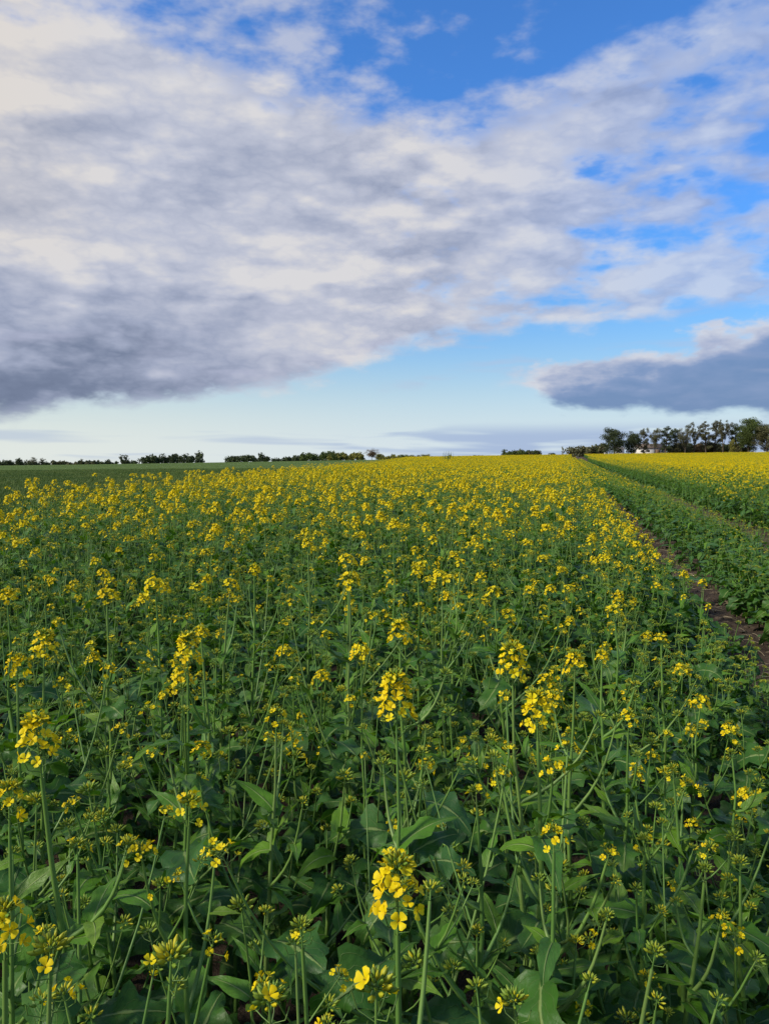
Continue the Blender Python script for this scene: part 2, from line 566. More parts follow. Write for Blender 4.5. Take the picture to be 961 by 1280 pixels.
def mat_foliage(name, dark, light, trans=0.2):
    m, n = new_mat(name)
    r = rnd_tint(n)
    geo = n.new('ShaderNodeNewGeometry')
    nz = n.noise(geo.outputs['Position'], 0.5, 3.0, 0.6)
    c = n.mix(n.add(n.mul(r, 0.6), n.sub(n.mul(nz, 1.0), 0.3)), dark, light)
    return finish(m, n, c, 0.7, 0.2, trans)


def mat_plain(name, col, rough=0.8, var=0.25, scale=2.0):
    m, n = new_mat(name)
    geo = n.new('ShaderNodeNewGeometry')
    nz = n.noise(geo.outputs['Position'], scale, 5.0, 0.65)
    a = tuple(v * (1 - var) for v in col); b = tuple(v * (1 + var) for v in col)
    return finish(m, n, n.mix(nz, a, b), rough, 0.2, bump=nz, bstr=0.3, bdist=0.05)


M_SOIL, M_CEREAL, M_BLADE = mat_soil(), mat_cereal(), mat_blade()
M_BARK = mat_plain('tree_bark', (0.085, 0.068, 0.052), 0.9, 0.35, 3.0)
M_FDARK = mat_foliage('foliage_dark', (0.040, 0.058, 0.026), (0.085, 0.110, 0.045))
M_FMID = mat_foliage('foliage_green', (0.050, 0.080, 0.020), (0.105, 0.140, 0.035))
M_FOLIVE = mat_foliage('foliage_olive', (0.075, 0.082, 0.040), (0.150, 0.145, 0.065))
M_FSUNLIT = mat_foliage('foliage_yellow_sunlit', (0.13, 0.14, 0.03), (0.28, 0.26, 0.06))  # yellow leaf tone; sunlight on far woods and shrubs is put into the colour
M_FBROWN = mat_foliage('foliage_brown_bud', (0.12, 0.085, 0.050), (0.22, 0.16, 0.095))


# ------------------------------------------------------------------ ground
def axis(lo, hi, near, fine, grow):
    a = [0.0]
    step = fine
    while a[-1] < hi:
        if a[-1] > near: step *= grow
        a.append(a[-1] + step)
    b = [0.0]
    step = fine
    while b[-1] > lo:
        if b[-1] < -near: step *= grow
        b.append(b[-1] - step)
    return np.array(sorted(set(a + b)))


def build_ground():
    rng = np.random.default_rng(3)
    U = axis(-3800, 3800, 5.0, 0.09, 1.10)
    Vv = axis(-60, 5000, 14.0, 0.12, 1.045)
    uu, vv = np.meshgrid(U, Vv, indexing='ij')
    x, y = (uu + TK * vv) * CT, (vv - TK * uu) * CT
    h = terrain(x, y)
    near = np.exp(-np.hypot(x, y) / 16.0)
    h = h + rng.normal(0, 0.012, h.shape) * near + 0.02 * np.sin(x * 5.1 + 2 * np.sin(y * 2.3)) * np.sin(y * 4.3) * near
    V = np.stack([x, y, h], -1).reshape(-1, 3)
    q = grid_faces_np(len(U), len(Vv))
    me = mesh_from('ground', V, [q], [M_SOIL])
    o = bpy.data.objects.new('ground', me)
    link(o); tag(o, 'brown bare field soil with two wheel tracks', None, None, 'structure')
    # cereal field left of the rapeseed
    U2 = -axis(-1, 3800, 30.0, 1.5, 1.08)
    U2 = np.sort(U2[U2 <= 0]) - 0.5
    V2 = axis(-60, 5000, 60.0, 2.0, 1.045)
    uu, y = np.meshgrid(U2, V2, indexing='ij')
    x = uu + left_border(y)
    h = terrain(x, y) + 0.05 + 0.10 * np.clip(np.hypot(x, y) / 60.0, 0, 1)
    me = mesh_from('green_field', np.stack([x, y, h], -1).reshape(-1, 3), [grid_faces_np(len(U2), len(V2))], [M_CEREAL])
    o = bpy.data.objects.new('green_field', me)
    link(o); tag(o, 'dark green cereal field beyond the rapeseed on the left', None, None, 'structure')


def grid_faces_np(a, b):
    i, j = np.meshgrid(np.arange(a - 1), np.arange(b - 1), indexing='ij')
    k = (i * b + j).ravel()
    return np.stack([k, k + b, k + b + 1, k + 1], -1)


build_ground()


# ------------------------------------------------------------------ trees
def leaf_cards(mb, rng, centers, radii, n, size, mat=1, flat=0.8):
    """n small bent leaf-clump faces spread through clumps"""
    w = np.array([r ** 2 for r in radii]); w = w / w.sum()
    idx = rng.choice(len(centers), n, p=w)
    d = rng.normal(size=(n, 3)); d /= np.linalg.norm(d, axis=1)[:, None]
    r = rng.random(n) ** 0.45
    C = np.array(centers)[idx] + d * (np.array(radii)[idx] * r)[:, None] * np.array([1, 1, flat])
    for part in range(3):
        sel = slice(part, n, 3)
        c = C[sel]; m = len(c)
        a = rng.normal(size=(m, 3)); a /= np.linalg.norm(a, axis=1)[:, None]
        b = rng.normal(size=(m, 3)); b = np.cross(a, b); b /= np.linalg.norm(b, axis=1)[:, None]
        s = size * rng.uniform(0.55, 1.3, m)[:, None]
        nn = np.cross(a, b)
        V = np.stack([c - a * s, c + b * s * 0.55 + nn * s * 0.2, c + a * s, c - b * s * 0.55 + nn * s * 0.15], 1).reshape(-1, 3)
        Q = np.arange(m * 4).reshape(-1, 4)
        mb.add((V, E3, Q, np.zeros((len(V), 2))), None, mat, part * 0.33)


def limb(rng, p0, d0, length, r0, up=0.15, wig=0.10, n=6):
    pts = [np.array(p0, float)]
    d = np.array(d0, float); d /= np.linalg.norm(d)
    for i in range(n):
        d = d + np.array([0, 0, up]) + rng.normal(0, wig, 3)
        d /= np.linalg.norm(d)
        pts.append(pts[-1] + d * length / n)
    return np.array(pts), np.linspace(r0, r0 * 0.25, n + 1)


def tree_meshes(seed, H, W, style, fol):
    """returns (trunk+limb mesh, crown mesh); H, W in metres"""
    rng = np.random.default_rng(seed)
    tb, cb = MB(), MB()
    r0 = 0.022 * H
    tp, tr = limb(rng, (0, 0, -0.6), (0, 0, 1), H * (0.86 if style != 'vase' else 0.5) + 0.6, r0, 0.25, 0.05, 8)
    tb.add(tube(tp, tr, 6))
    centers, radii = [], []
    if style == 'vase':
        for k in range(11):
            t = rng.uniform(0.45, 1.0)
            p = tp[int(t * 8)]
            a = k * 2.4 + rng.uniform(-0.3, 0.3)
            out = rng.uniform(0.25, 0.75)
            lp, lr = limb(rng, p, (math.cos(a) * out, math.sin(a) * out, 1.0), H * rng.uniform(0.36, 0.58), r0 * 0.45, 0.06, 0.12, 7)
            lp[:, :2] = np.clip(lp[:, :2], -W * 0.5, W * 0.5); lp[:, 2] = np.minimum(lp[:, 2], H * 0.97)
            tb.add(tube(lp, lr, 4))
            for j in range(2, 8):
                q = lp[j]
                if rng.random() < 0.85:
                    e = rng.normal(0, 0.10 * W, 3) * (1, 1, 0.6)
                    tb.add(tube([q, q + e * 0.6, q + e + (0, 0, 0.3)], [r0 * 0.14, r0 * 0.1, r0 * 0.05], 3))
                    centers.append(q + e); radii.append(W * rng.uniform(0.09, 0.17))
        ncard, size = int(7500 * (H / 15) * (W / 7)), 0.15
    else:
        dense = style in ('round', 'cone')
        nl = 20 if dense else 18
        for k in range(nl):
            t = (0.14 if dense else 0.16) + (0.82 if dense else 0.82) * (k + 0.5) / nl
            f = t * 8; i = min(int(f), 7)
            p = tp[i] * (1 - (f - i)) + tp[i + 1] * (f - i)
            if style == 'round':
                prof = math.sin(math.pi * min(1, (t - 0.02) / 1.02)) ** 0.6
            elif style == 'cone':
                prof = (1.02 - t) ** 0.7 * 1.0
            else:
                prof = math.sin(math.pi * min(1, (t - 0.02) / 1.02)) ** 0.6
            a = k * 2.4 + rng.uniform(-0.4, 0.4)
            L = W * 0.5 * prof * rng.uniform(0.75, 1.12) + 0.3
            lp, lr = limb(rng, p, (math.cos(a), math.sin(a), rng.uniform(0.1, 0.7)), L, r0 * 0.38, 0.12, 0.10, 4)
            tb.add(tube(lp, lr, 4))
            for j in (2, 3, 4):
                if rng.random() < (0.95 if dense else 0.8):
                    centers.append(lp[j] + rng.normal(0, 0.05 * W, 3)); radii.append((W * 0.5 * 0.42 * (0.6 + 0.5 * prof)) * rng.uniform(0.6, 1.1) * (1 if dense else 0.85))
        centers.append(tp[8] + (0, 0, H * 0.05)); radii.append(W * 0.12)
        ncard = int((8500 if dense else 8500) * (H / 15) * (W / 7)); size = 0.24 if dense else 0.16
    leaf_cards(cb, rng, centers, radii, max(ncard, 500), size, 0)
    A = np.concatenate(cb.V)
    zs = H / np.percentile(A[:, 2], 99.7)
    xs = W / (np.percentile(A[:, 0], 98.5) - np.percentile(A[:, 0], 1.5))
    off = np.array([np.median(A[:, 0]), 0, 0])
    for b in (tb, cb):
        b.V = [(v - (off if b is cb or True else 0)) * np.array([xs, xs, zs]) for v in b.V]
    return tb.mesh('trunk', [M_BARK]), cb.mesh('crown', [fol], smooth=False)


def px_scale(z):
    return z / 962.0


def ground_z(x, y):
    return float(terrain(x, y))


def tree(name, px, top, width, z, style, fol, label, cat, group=None, seed=0, base=None):
    """tree seen at px with its top at `top` in the photograph, standing z metres away"""
    d = ray(px, top)
    s = z / d.y
    x, y, ztop = d.x * s, z, CAM_H + d.z * s
    g = ground_z(x, y)
    H, W = ztop - g, width * 1.02 * px_scale(z)
    e = bpy.data.objects.new(name, None)
    e.empty_display_size = 0.5
    e.location = (x, y, g)
    link(e); tag(e, label, cat, group)
    t, c = tree_meshes(seed * 7 + int(px), H, W, style, fol)
    link(bpy.data.objects.new('trunk', t), e)
    link(bpy.data.objects.new('crown', c), e)
    return e


ROW = 'trees in the row along the far right edge of the field'
for i, (px, top, w, z, style, fol, lab) in enumerate([
    (768, 535, 25, 392, 'round', M_FDARK, 'dense dark tree standing alone at the left end of the right-hand tree row'),
    (790, 540, 19, 398, 'round', M_FDARK, 'short dense tree with a forked top, second from left in the row'),
    (805, 536, 13, 404, 'slim', M_FOLIVE, 'slender airy tree with a bare trunk in front of the white farm wall'),
    (819, 535, 19, 402, 'vase', M_FOLIVE, 'round-crowned airy tree with fanned branches in front of the brown barn roof'),
    (834, 533, 13, 400, 'slim', M_FDARK, 'narrow pointed tree right of the fan-shaped one in the row'),
    (845, 536, 15, 405, 'slim', M_FDARK, 'low-branched tree between the pointed tree and the tall open one'),
    (857, 528, 20, 398, 'vase', M_FOLIVE, 'tall open tree with spreading limbs beside the pale low roof'),
    (869, 529, 14, 402, 'vase', M_FOLIVE, 'thin airy tree right of the tall open one'),
    (882, 527, 14, 400, 'slim', M_FOLIVE, 'tall thin tree in the middle of the airy group, pale trunk below'),
    (894, 527, 15, 404, 'slim', M_FOLIVE, 'tall see-through tree left of the tallest narrow one'),
    (905, 525, 16, 399, 'vase', M_FOLIVE, 'tallest narrow tree of the airy group, domed top'),
    (920, 530, 16, 402, 'slim', M_FDARK, 'darker narrow tree between the airy group and the broad green tree'),
    (938, 523, 30, 395, 'round', M_FMID, 'broad dense green tree, tallest at the right end of the row'),
    (959, 530, 27, 388, 'round', M_FOLIVE, 'broad olive tree cut by the right edge of the picture'),
    (984, 528, 26, 392, 'round', M_FMID, 'broad green tree just beyond the right edge of the picture'),
]):
    tree('field_edge_tree', px, top, w, z, style, fol, lab, 'tree', ROW, i + 1)

# shrubs and narrow trees near them
for i, (px, top, w, z, fol, lab) in enumerate([
    (915, 549, 7, 385, M_FSUNLIT, 'small pale yellow-green shrub under the dark narrow tree'),  # pale yellow leaf colour stands for sun on this shrub
    (848, 553, 15, 410, M_FOLIVE, 'low olive undergrowth shrub left of the pale low roof'),
    (872, 554, 13, 408, M_FBROWN, 'brownish undergrowth shrub under the thin airy trees'),
    (890, 553, 16, 408, M_FOLIVE, 'wide olive undergrowth shrub under the tallest narrow trees'),
    (690, 566, 8, 520, M_FDARK, 'small dark round bush left of the narrow yellow poplar'),
    (703, 558, 4, 520, M_FSUNLIT, 'narrow yellow-green sunlit poplar at the end of the wheel tracks'),  # sunlight on the poplar given as a yellow leaf colour
]):
    tree('shrub' if i != 5 else 'sunlit_poplar', px, top, w, z, 'round' if i != 5 else 'slim', fol, lab, 'shrub' if i != 5 else 'tree', None, 40 + i)


def wood(name, spans, label):
    """a far wood that reads as one mass: one mesh of trunks and crowns. spans: (px0, px1, top0, top1, z, fol, step)"""
    rng = np.random.default_rng(len(label))
    mb = MB(); fols = []
    for (a, b, t0, t1, z, fol, step, wd) in spans:
        if fol not in fols: fols.append(fol)
        mi = fols.index(fol) + 1
        p = a
        while p <= b:
            f = (p - a) / max(b - a, 1e-6)
            top = t0 + (t1 - t0) * f + rng.uniform(-1.2, 1.0)
            zz = z * rng.uniform(0.97, 1.05)
            d = ray(p + rng.uniform(-1, 1), top); s = zz / d.y
            x, y, zt = d.x * s, zz, CAM_H + d.z * s
            g = ground_z(x, y); H = max(zt - g, 2.0); W = wd * rng.uniform(0.8, 1.2) * px_scale(zz)
            tp = [(x, y, g - 0.5), (x + rng.normal(0, .2), y, g + H * 0.5), (x + rng.normal(0, .4), y, g + H * 0.9)]
            mb.add(tube(tp, [0.02 * H, 0.014 * H, 0.004 * H], 4), None, 0)
            n = 5
            cs = [np.array((x, y, g + H * (0.35 + 0.55 * k / (n - 1)))) + rng.normal(0, 0.16 * W, 3) for k in range(n)]
            rs = [W * (0.30 + 0.20 * math.sin(math.pi * (0.25 + 0.62 * k / (n - 1)))) * rng.uniform(0.8, 1.15) for k in range(n)]
            leaf_cards(mb, rng, cs, rs, 260, 0.055 * zz / 60.0 + 0.10 * W * 0.5, mi)
            p += step * rng.uniform(0.7, 1.3)
    o = bpy.data.objects.new(name, mb.mesh(name, [M_BARK] + fols, smooth=False))
    link(o); tag(o, label, 'wood', None, 'stuff')
    return o


wood('far_wood', [(181, 252, 570.5, 571.5, 850, M_FDARK, 4.2, 10)], 'dark far wood behind the green field left of centre')
wood('far_wood', [(287, 339, 571.5, 571, 880, M_FDARK, 4.2, 9)], 'dark long wood right of the gap on the far horizon')
wood('far_wood', [(342, 358, 575, 575, 950, M_FDARK, 4, 8), (358, 380, 573, 571, 950, M_FDARK, 4, 9), (378, 424, 569.5, 567.5, 900, M_FMID, 4, 9), (412, 456, 567.5, 568.5, 890, M_FSUNLIT, 3.6, 8)],  # sunlit right end painted with greener, then yellow leaf colours
     'long far wood turning golden green towards its right end')
wood('far_hedge', [(-60, 62, 579.5, 580, 700, M_FDARK, 4.5, 8), (62, 128, 578.5, 579, 900, M_FOLIVE, 5, 6), (100, 146, 577.5, 579, 900, M_FDARK, 4.5, 7), (156, 172, 577, 577, 850, M_FDARK, 4, 6)], 'low dark hedge along the far edge of the green field on the left')
wood('far_hedge', [(631, 672, 567, 564.5, 620, M_FMID, 3.6, 8), (648, 672, 565, 564.5, 600, M_FOLIVE, 4, 7)], 'low olive hedge on the crest left of the wheel tracks')
wood('far_hedge', [(713, 757, 560.5, 557.5, 430, M_FOLIVE, 4.2, 11), (736, 757, 560, 556.5, 425, M_FMID, 5, 9)], 'low lit hedge left of the dense dark tree')
wood('far_hedge', [(474, 500, 571.5, 572, 900, M_FSUNLIT, 4, 6), (486, 620, 573.5, 571.5, 1000, M_FOLIVE, 5.5, 6)], 'thin line of pale scrub on the far horizon at centre')

wood('undergrowth', [(838, 935, 559, 557, 412, M_FOLIVE, 5, 9), (838, 930, 558, 555, 420, M_FDARK, 8, 9)], 'low bushy undergrowth between the trunks of the right-hand tree row')

FAR = 'single trees on the far left horizon'
for i, (px, top, w, z, style, fol, lab) in enumerate([
    (24, 572.5, 7, 690, 'round', M_FDARK, 'small round tree in the hedge, leftmost of the far left trees'),
    (41, 571.5, 10, 700, 'vase', M_FOLIVE, 'wider of the far left hedge trees, second from the left edge'),
    (53, 572.5, 7, 705, 'vase', M_FOLIVE, 'airy small tree right of the widest far left hedge tree'),
    (12, 575, 9, 690, 'round', M_FDARK, 'dark bushy tree low in the hedge at the left edge'),
    (102, 573.5, 4, 880, 'slim', M_FOLIVE, 'tiny slim tree alone in the low far hedge'),
    (152, 568, 6, 820, 'vase', M_FDARK, 'tall paired tree standing left of the dark far wood'),
    (157.5, 568.5, 6, 822, 'vase', M_FDARK, 'right-hand one of the tall pair left of the dark far wood'),
    (174, 573, 4, 830, 'slim', M_FOLIVE, 'little tree at the left end of the dark far wood'),
    (465, 561, 15, 860, 'vase', M_FBROWN, 'brown bare-looking round tree rising above the golden wood'),
    (474, 567, 9, 855, 'round', M_FSUNLIT, 'yellow-green round tree right of the brown one'),
    (505, 568, 11, 880, 'round', M_FMID, 'left one of two round trees at centre horizon'),
    (514, 568.5, 8, 885, 'round', M_FSUNLIT, 'yellowish smaller one of two round trees at centre horizon'),
    (532, 567.5, 10, 880, 'round', M_FSUNLIT, 'single yellow-green round tree right of centre horizon pair'),
]):
    tree('horizon_tree', px, top, w, z, style, fol, lab, 'tree', FAR, 70 + i)


# ------------------------------------------------------------------ farm buildings
M_WHITE = mat_plain('farm_plaster', (0.74, 0.72, 0.68), 0.85, 0.08, 0.8)
M_ROOFB = mat_plain('brown_roof', (0.15, 0.115, 0.09), 0.85, 0.25, 1.2)
M_ROOFP = mat_plain('pale_sheet_roof', (0.50, 0.47, 0.43), 0.6, 0.12, 1.0)
M_GLASS = mat_plain('window_dark', (0.05, 0.06, 0.07), 0.2, 0.2, 1.0)
M_DOOR = mat_plain('barn_door_wood', (0.16, 0.11, 0.075), 0.8, 0.3, 2.0)


def barn(px0, px1, y_eave, y_ridge, z, roofm, label, nwin, door):
    d0, d1, dr = ray(px0, y_eave), ray(px1, y_eave), ray((px0 + px1) / 2, y_ridge)
    x0, x1 = d0.x * z / d0.y, d1.x * z / d1.y
    ze = CAM_H + d0.z * z / d0.y
    zr = CAM_H + dr.z * (z + 4) / dr.y
    cx = (x0 + x1) / 2; L = x1 - x0; D = 8.0
    g = min(ground_z(x0, z), ground_z(x1, z)) - 0.3
    e = bpy.data.objects.new('farm_building', None); e.location = (cx, z, g)
    link(e); tag(e, label, 'building', 'white farm buildings behind the tree row')
    h, r = ze - g, zr - g
    # walls: four sides with gables
    V = np.array([(-L/2, 0, 0), (L/2, 0, 0), (L/2, D, 0), (-L/2, D, 0), (-L/2, 0, h), (L/2, 0, h), (L/2, D, h), (-L/2, D, h), (-L/2, D/2, r - .1), (L/2, D/2, r - .1)], float)
    Q = np.array([(0, 1, 5, 4), (2, 3, 7, 6), (1, 2, 6, 5), (3, 0, 4, 7)]); T = np.array([(5, 6, 9), (7, 4, 8)])
    mb = MB(); mb.add((V, T, Q, np.zeros((10, 2))))
    link(bpy.data.objects.new('wall', mb.mesh('wall', [M_WHITE], False)), e)
    o = 0.45
    k = (r - h) / (D / 2)
    V = []
    for (yy, zz) in ((-o, h - o * k), (D/2, r), (D + o, h - o * k)):
        for dz in (0.02, 0.2):
            for xx in (-L/2 - o, L/2 + o): V.append((xx, yy, zz + dz))
    Q = np.array([(0, 1, 5, 4), (2, 6, 7, 3), (4, 5, 9, 8), (6, 10, 11, 7), (0, 2, 3, 1), (8, 9, 11, 10), (0, 4, 6, 2), (4, 8, 10, 6), (1, 3, 7, 5), (5, 7, 11, 9)])
    mb = MB(); mb.add((np.array(V), E3, Q, np.zeros((12, 2))))
    link(bpy.data.objects.new('roof', mb.mesh('roof', [roofm], False)), e)
    wz = h * 0.62
    for q in range(nwin):
        xx = -L/2 + L * (q + 0.6) / (nwin + 0.2)
        mb = MB(); mb.add(box_tpl(xx - 0.5, xx + 0.5, -0.06, 0.05, wz - 0.5, wz + 0.6))
        link(bpy.data.objects.new('window', mb.mesh('window', [M_GLASS], False)), e)
    if door:
        mb = MB(); mb.add(box_tpl(L * 0.12, L * 0.12 + 2.6, -0.08, 0.05, 0.0, h * 0.8))
        link(bpy.data.objects.new('door', mb.mesh('door', [M_DOOR], False)), e)


barn(797, 832, 559.5, 555, 425, M_ROOFB, 'long white farm building with a brown roof behind the slender trees', 4, True)
barn(849, 864, 558, 554.5, 430, M_ROOFP, 'low white building with a pale roof under the tall open tree', 2, True)
barn(772, 780, 560.5, 557.5, 428, M_ROOFP, 'small white shed between the two dense dark trees', 1, False)
barn(753, 759, 560, 557.5, 440, M_ROOFP, 'tiny white hut left of the dense dark tree', 1, False)

# ------------------------------------------------------------------ rapeseed templates
def leaf_tpl(seed, kind, nl, nw):
    """unit-length leaf along +X, blade roughly facing +Z, base at the origin. kind: 'low' (lobed, stalked) or 'up' (clasping)"""
    rng = random.Random(seed)
    droop = rng.uniform(0.5, 1.8) if kind == 'low' else rng.uniform(0.2, 1.7)
    W = rng.uniform(0.19, 0.27) if kind == 'low' else rng.uniform(0.11, 0.165)
    fold = rng.uniform(0.3, 1.0)
    tw = rng.uniform(-0.9, 0.9)
    ph = rng.uniform(0, 6); ph2 = rng.uniform(0, 6)
    wav = rng.uniform(0.06, 0.12) if kind == 'low' else rng.uniform(0.02, 0.055)
    side = rng.uniform(-0.4, 0.4)
    pts = []; d = rng.uniform(0.15, 0.45)
    x = z = 0.0
    V = []; UV = []
    for i in range(nl + 1):
        t = i / nl
        a = d - droop * t ** 1.4
        if i:
            x += math.cos(a) / nl; z += math.sin(a) / nl
        if kind == 'low':
            if t < 0.24: w = 0.05 + 0.10 * t
            else:
                q = (t - 0.24) / 0.76
                w = math.sin(math.pi * min(1, 0.12 + 0.88 * q) ** 0.8) ** 0.75
                w = max(w, 0.03) * (1 + 0.30 * math.sin(q * 24 + ph) * (1 - q * 0.4) + 0.22 * math.sin(q * 11 + ph2) * (1 - q))
            if t > 0.985: w = 0.03
        else:
            w = (1 - t) ** 0.62 * (0.55 + 0.95 * math.sin(math.pi * min(1, t * 1.05 + 0.12)) ** 1.0)
            w *= 1 + 0.06 * math.sin(t * 21 + ph)
            if i == nl: w = 0.02
        w *= W
        for j in range(nw + 1):
            s = -1 + 2 * j / nw
            yy = s * w
            up = fold * abs(yy) * (0.6 + 0.4 * math.cos(t * 3)) - 0.5 * fold * yy * yy / max(W, .01)
            up += wav * math.sin(t * 15 + ph + (1.7 if s > 0 else 0)) * s * s * min(1, w / W * 1.2)
            ty = yy * math.cos(tw * t) - up * math.sin(tw * t)
            tz = yy * math.sin(tw * t) + up * math.cos(tw * t)
            V.append((x - tz * math.sin(a), ty + side * t * t, z + tz * math.cos(a)))
            UV.append((t, s))
    return np.array(V), E3, grid_faces(nl + 1, nw + 1), np.array(UV)


def flower_tpl(seed, lod):
    """open four-petalled flower: centre at the origin, facing +Z, about 16 mm across; stalk hangs below"""
    rng = random.Random(seed)
    V = []; Q = []; T = []; UV = []
    for k in range(4):
        a = k * math.pi / 2 + rng.uniform(-0.2, 0.2)
        L = rng.uniform(0.0075, 0.0092); w = L * rng.uniform(0.48, 0.58)
        cup = rng.uniform(0.5, 1.5)
        ca, sa = math.cos(a), math.sin(a)
        rows = {0: [(0.06, 0.16), (0.42, 0.62), (0.78, 1.0), (1.0, 0.62)], 1: [(0.05, 0.3), (0.6, 1.0), (1.0, 0.65)], 2: [(0.0, 0.6), (1.0, 0.95)]}[lod]
        b = len(V)
        cols = 3 if lod == 0 else 2
        for (t, ww) in rows:
            for j in range(cols):
                s = -1 + 2 * j / (cols - 1)
                r = L * t; zz = L * (cup * t ** 0.8 * (0.75 if t < 0.9 else 0.62) + 0.10 * (1 - s * s) * (-1 if k % 2 else 1))
                yy = s * w * ww
                V.append((r * ca - yy * sa, r * sa + yy * ca, zz)); UV.append((t, s))
        Q += [tuple(b + v for v in q) for q in grid_faces(len(rows), cols)]
    V = np.array(V); UV = np.array(UV)
    return V, E3, np.array(Q), UV


def bud_tpl(lod):
    sides = 5 if lod == 0 else 3
    if lod == 0:
        return tube([(0, 0, -0.0045), (0, 0, -0.0025), (0, 0, 0.0015), (0, 0, 0.0050)], [0.0005, 0.0016, 0.0018, 0.0006], 5)
    return tube([(0, 0, -0.0034), (0, 0, 0.0), (0, 0, 0.0036)], [0.0005, 0.0022, 0.0005], 3)


LOW = [[leaf_tpl(100 + k, 'low', *d) for k in range(7)] for d in ((20, 4), (9, 2), (3, 1))]
UPL = [[leaf_tpl(200 + k, 'up', *d) for k in range(7)] for d in ((9, 4), (5, 2), (2, 1))]
FLW = [[flower_tpl(300 + k, l) for k in range(5)] for l in range(3)]
BUDT = [bud_tpl(0), bud_tpl(1), bud_tpl(1)]


def head_parts(rng, n_open, n_bud, spread, length, n_pod):
    """pieces of one raceme in its own frame: rachis from the origin up +Z. Returns (flowers, buds, stalks)"""
    flowers, buds, stalks = [], [], []
    n = n_open + n_pod
    ga = rng.uniform(0, 6.28)
    for i in range(n_pod):
        z = length * (0.02 + 0.30 * i / max(1, n_pod)); a = ga + i * 2.4
        p0 = Vector((0, 0, z)); o = Vector((math.cos(a), math.sin(a), rng.uniform(0.15, 0.6)))
        p1 = p0 + o * 0.016 * spread
        p2 = p1 + Vector((o.x * 0.35, o.y * 0.35, 1.0)) * 0.014
        stalks.append(([p0, p1, p2], [0.0006, 0.0007, 0.0009]))
    for i in range(n_open):
        f = i / max(1, n_open - 1) if n_open > 1 else 0.5
        z = length * (0.28 + 0.58 * f) + rng.uniform(-1, 1) * 0.003
        a = ga + (n_pod + i) * 2.399 + rng.uniform(-0.3, 0.3)
        el = 0.15 + 0.75 * f + rng.uniform(-0.15, 0.25)
        L = (0.024 - 0.009 * f) * spread * rng.uniform(0.85, 1.15)
        p0 = Vector((0, 0, z)); o = Vector((math.cos(a), math.sin(a), el)).normalized()
        p1 = p0 + o * L
        face = (o + Vector((rng.uniform(-.4, .4), rng.uniform(-.4, .4), rng.uniform(0.0, 0.7)))).normalized()
        stalks.append(([p0, p0 + o * L * 0.5 + Vector((0, 0, -0.001)), p1], [0.0006, 0.0006, 0.0007]))
        flowers.append(frame_to(p1, face, rng.uniform(0, 6.28), rng.uniform(0.72, 0.98) * (0.9 + 0.12 * spread)))
    for i in range(n_bud):
        f = (i + 0.5) / n_bud
        rr = 0.0125 * math.sqrt(f) * (0.8 + 0.35 * spread)
        a = i * 2.399
        p = Vector((rr * math.cos(a), rr * math.sin(a), length * 0.97 - 0.010 * f * f + 0.006 + rng.uniform(-.0015, .0015)))
        d = Vector((p.x, p.y, 0.006 + 0.006 * (1 - f)))
        buds.append(frame_to(p, d, 0, rng.uniform(0.8, 1.3) * (0.75 + 0.55 * f)))
        if f > 0.35:
            stalks.append(([Vector((0, 0, length * 0.86)), p - d.normalized() * 0.003], [0.0005, 0.0006]))
    return flowers, buds, stalks


def head_core(mb, rng, parts, length, lod, with_flowers, M=None):
    flowers, buds, stalks = parts
    mm = (lambda A: A) if M is None else (lambda A: M @ A)
    I = Matrix.Identity(4)
    mb.add(tube([(0, 0, -0.002), (0, 0, length * 0.5), (0, 0, length)], [0.0017, 0.0014, 0.0009], 4 if lod == 0 else 3), mm(I), STEM)
    if lod < 2:
        for pts, rad in stalks:
            mb.add(tube(pts, rad, 3), mm(I), STEM)
    bl = buds if lod == 0 else (buds[::2] if lod == 1 else buds[::6])
    for k, B in enumerate(bl):
        mb.add(BUDT[lod], mm(B @ Matrix.Scale(1.0 if lod == 0 else (1.25 if lod == 1 else 2.2), 4)), BUD, 0.08 + 0.11 * (k % 5) + rng.random() * 0.15)
    if with_flowers:
        for k, A in enumerate(flowers):
            mb.add(FLW[lod][k % 5], mm(A), PETAL, rng.random())


def curve_pts(p0, p1, bow, n):
    p0, p1 = Vector(p0), Vector(p1)
    return [p0.lerp(p1, i / n) + Vector(bow) * math.sin(math.pi * i / n) for i in range(n + 1)]


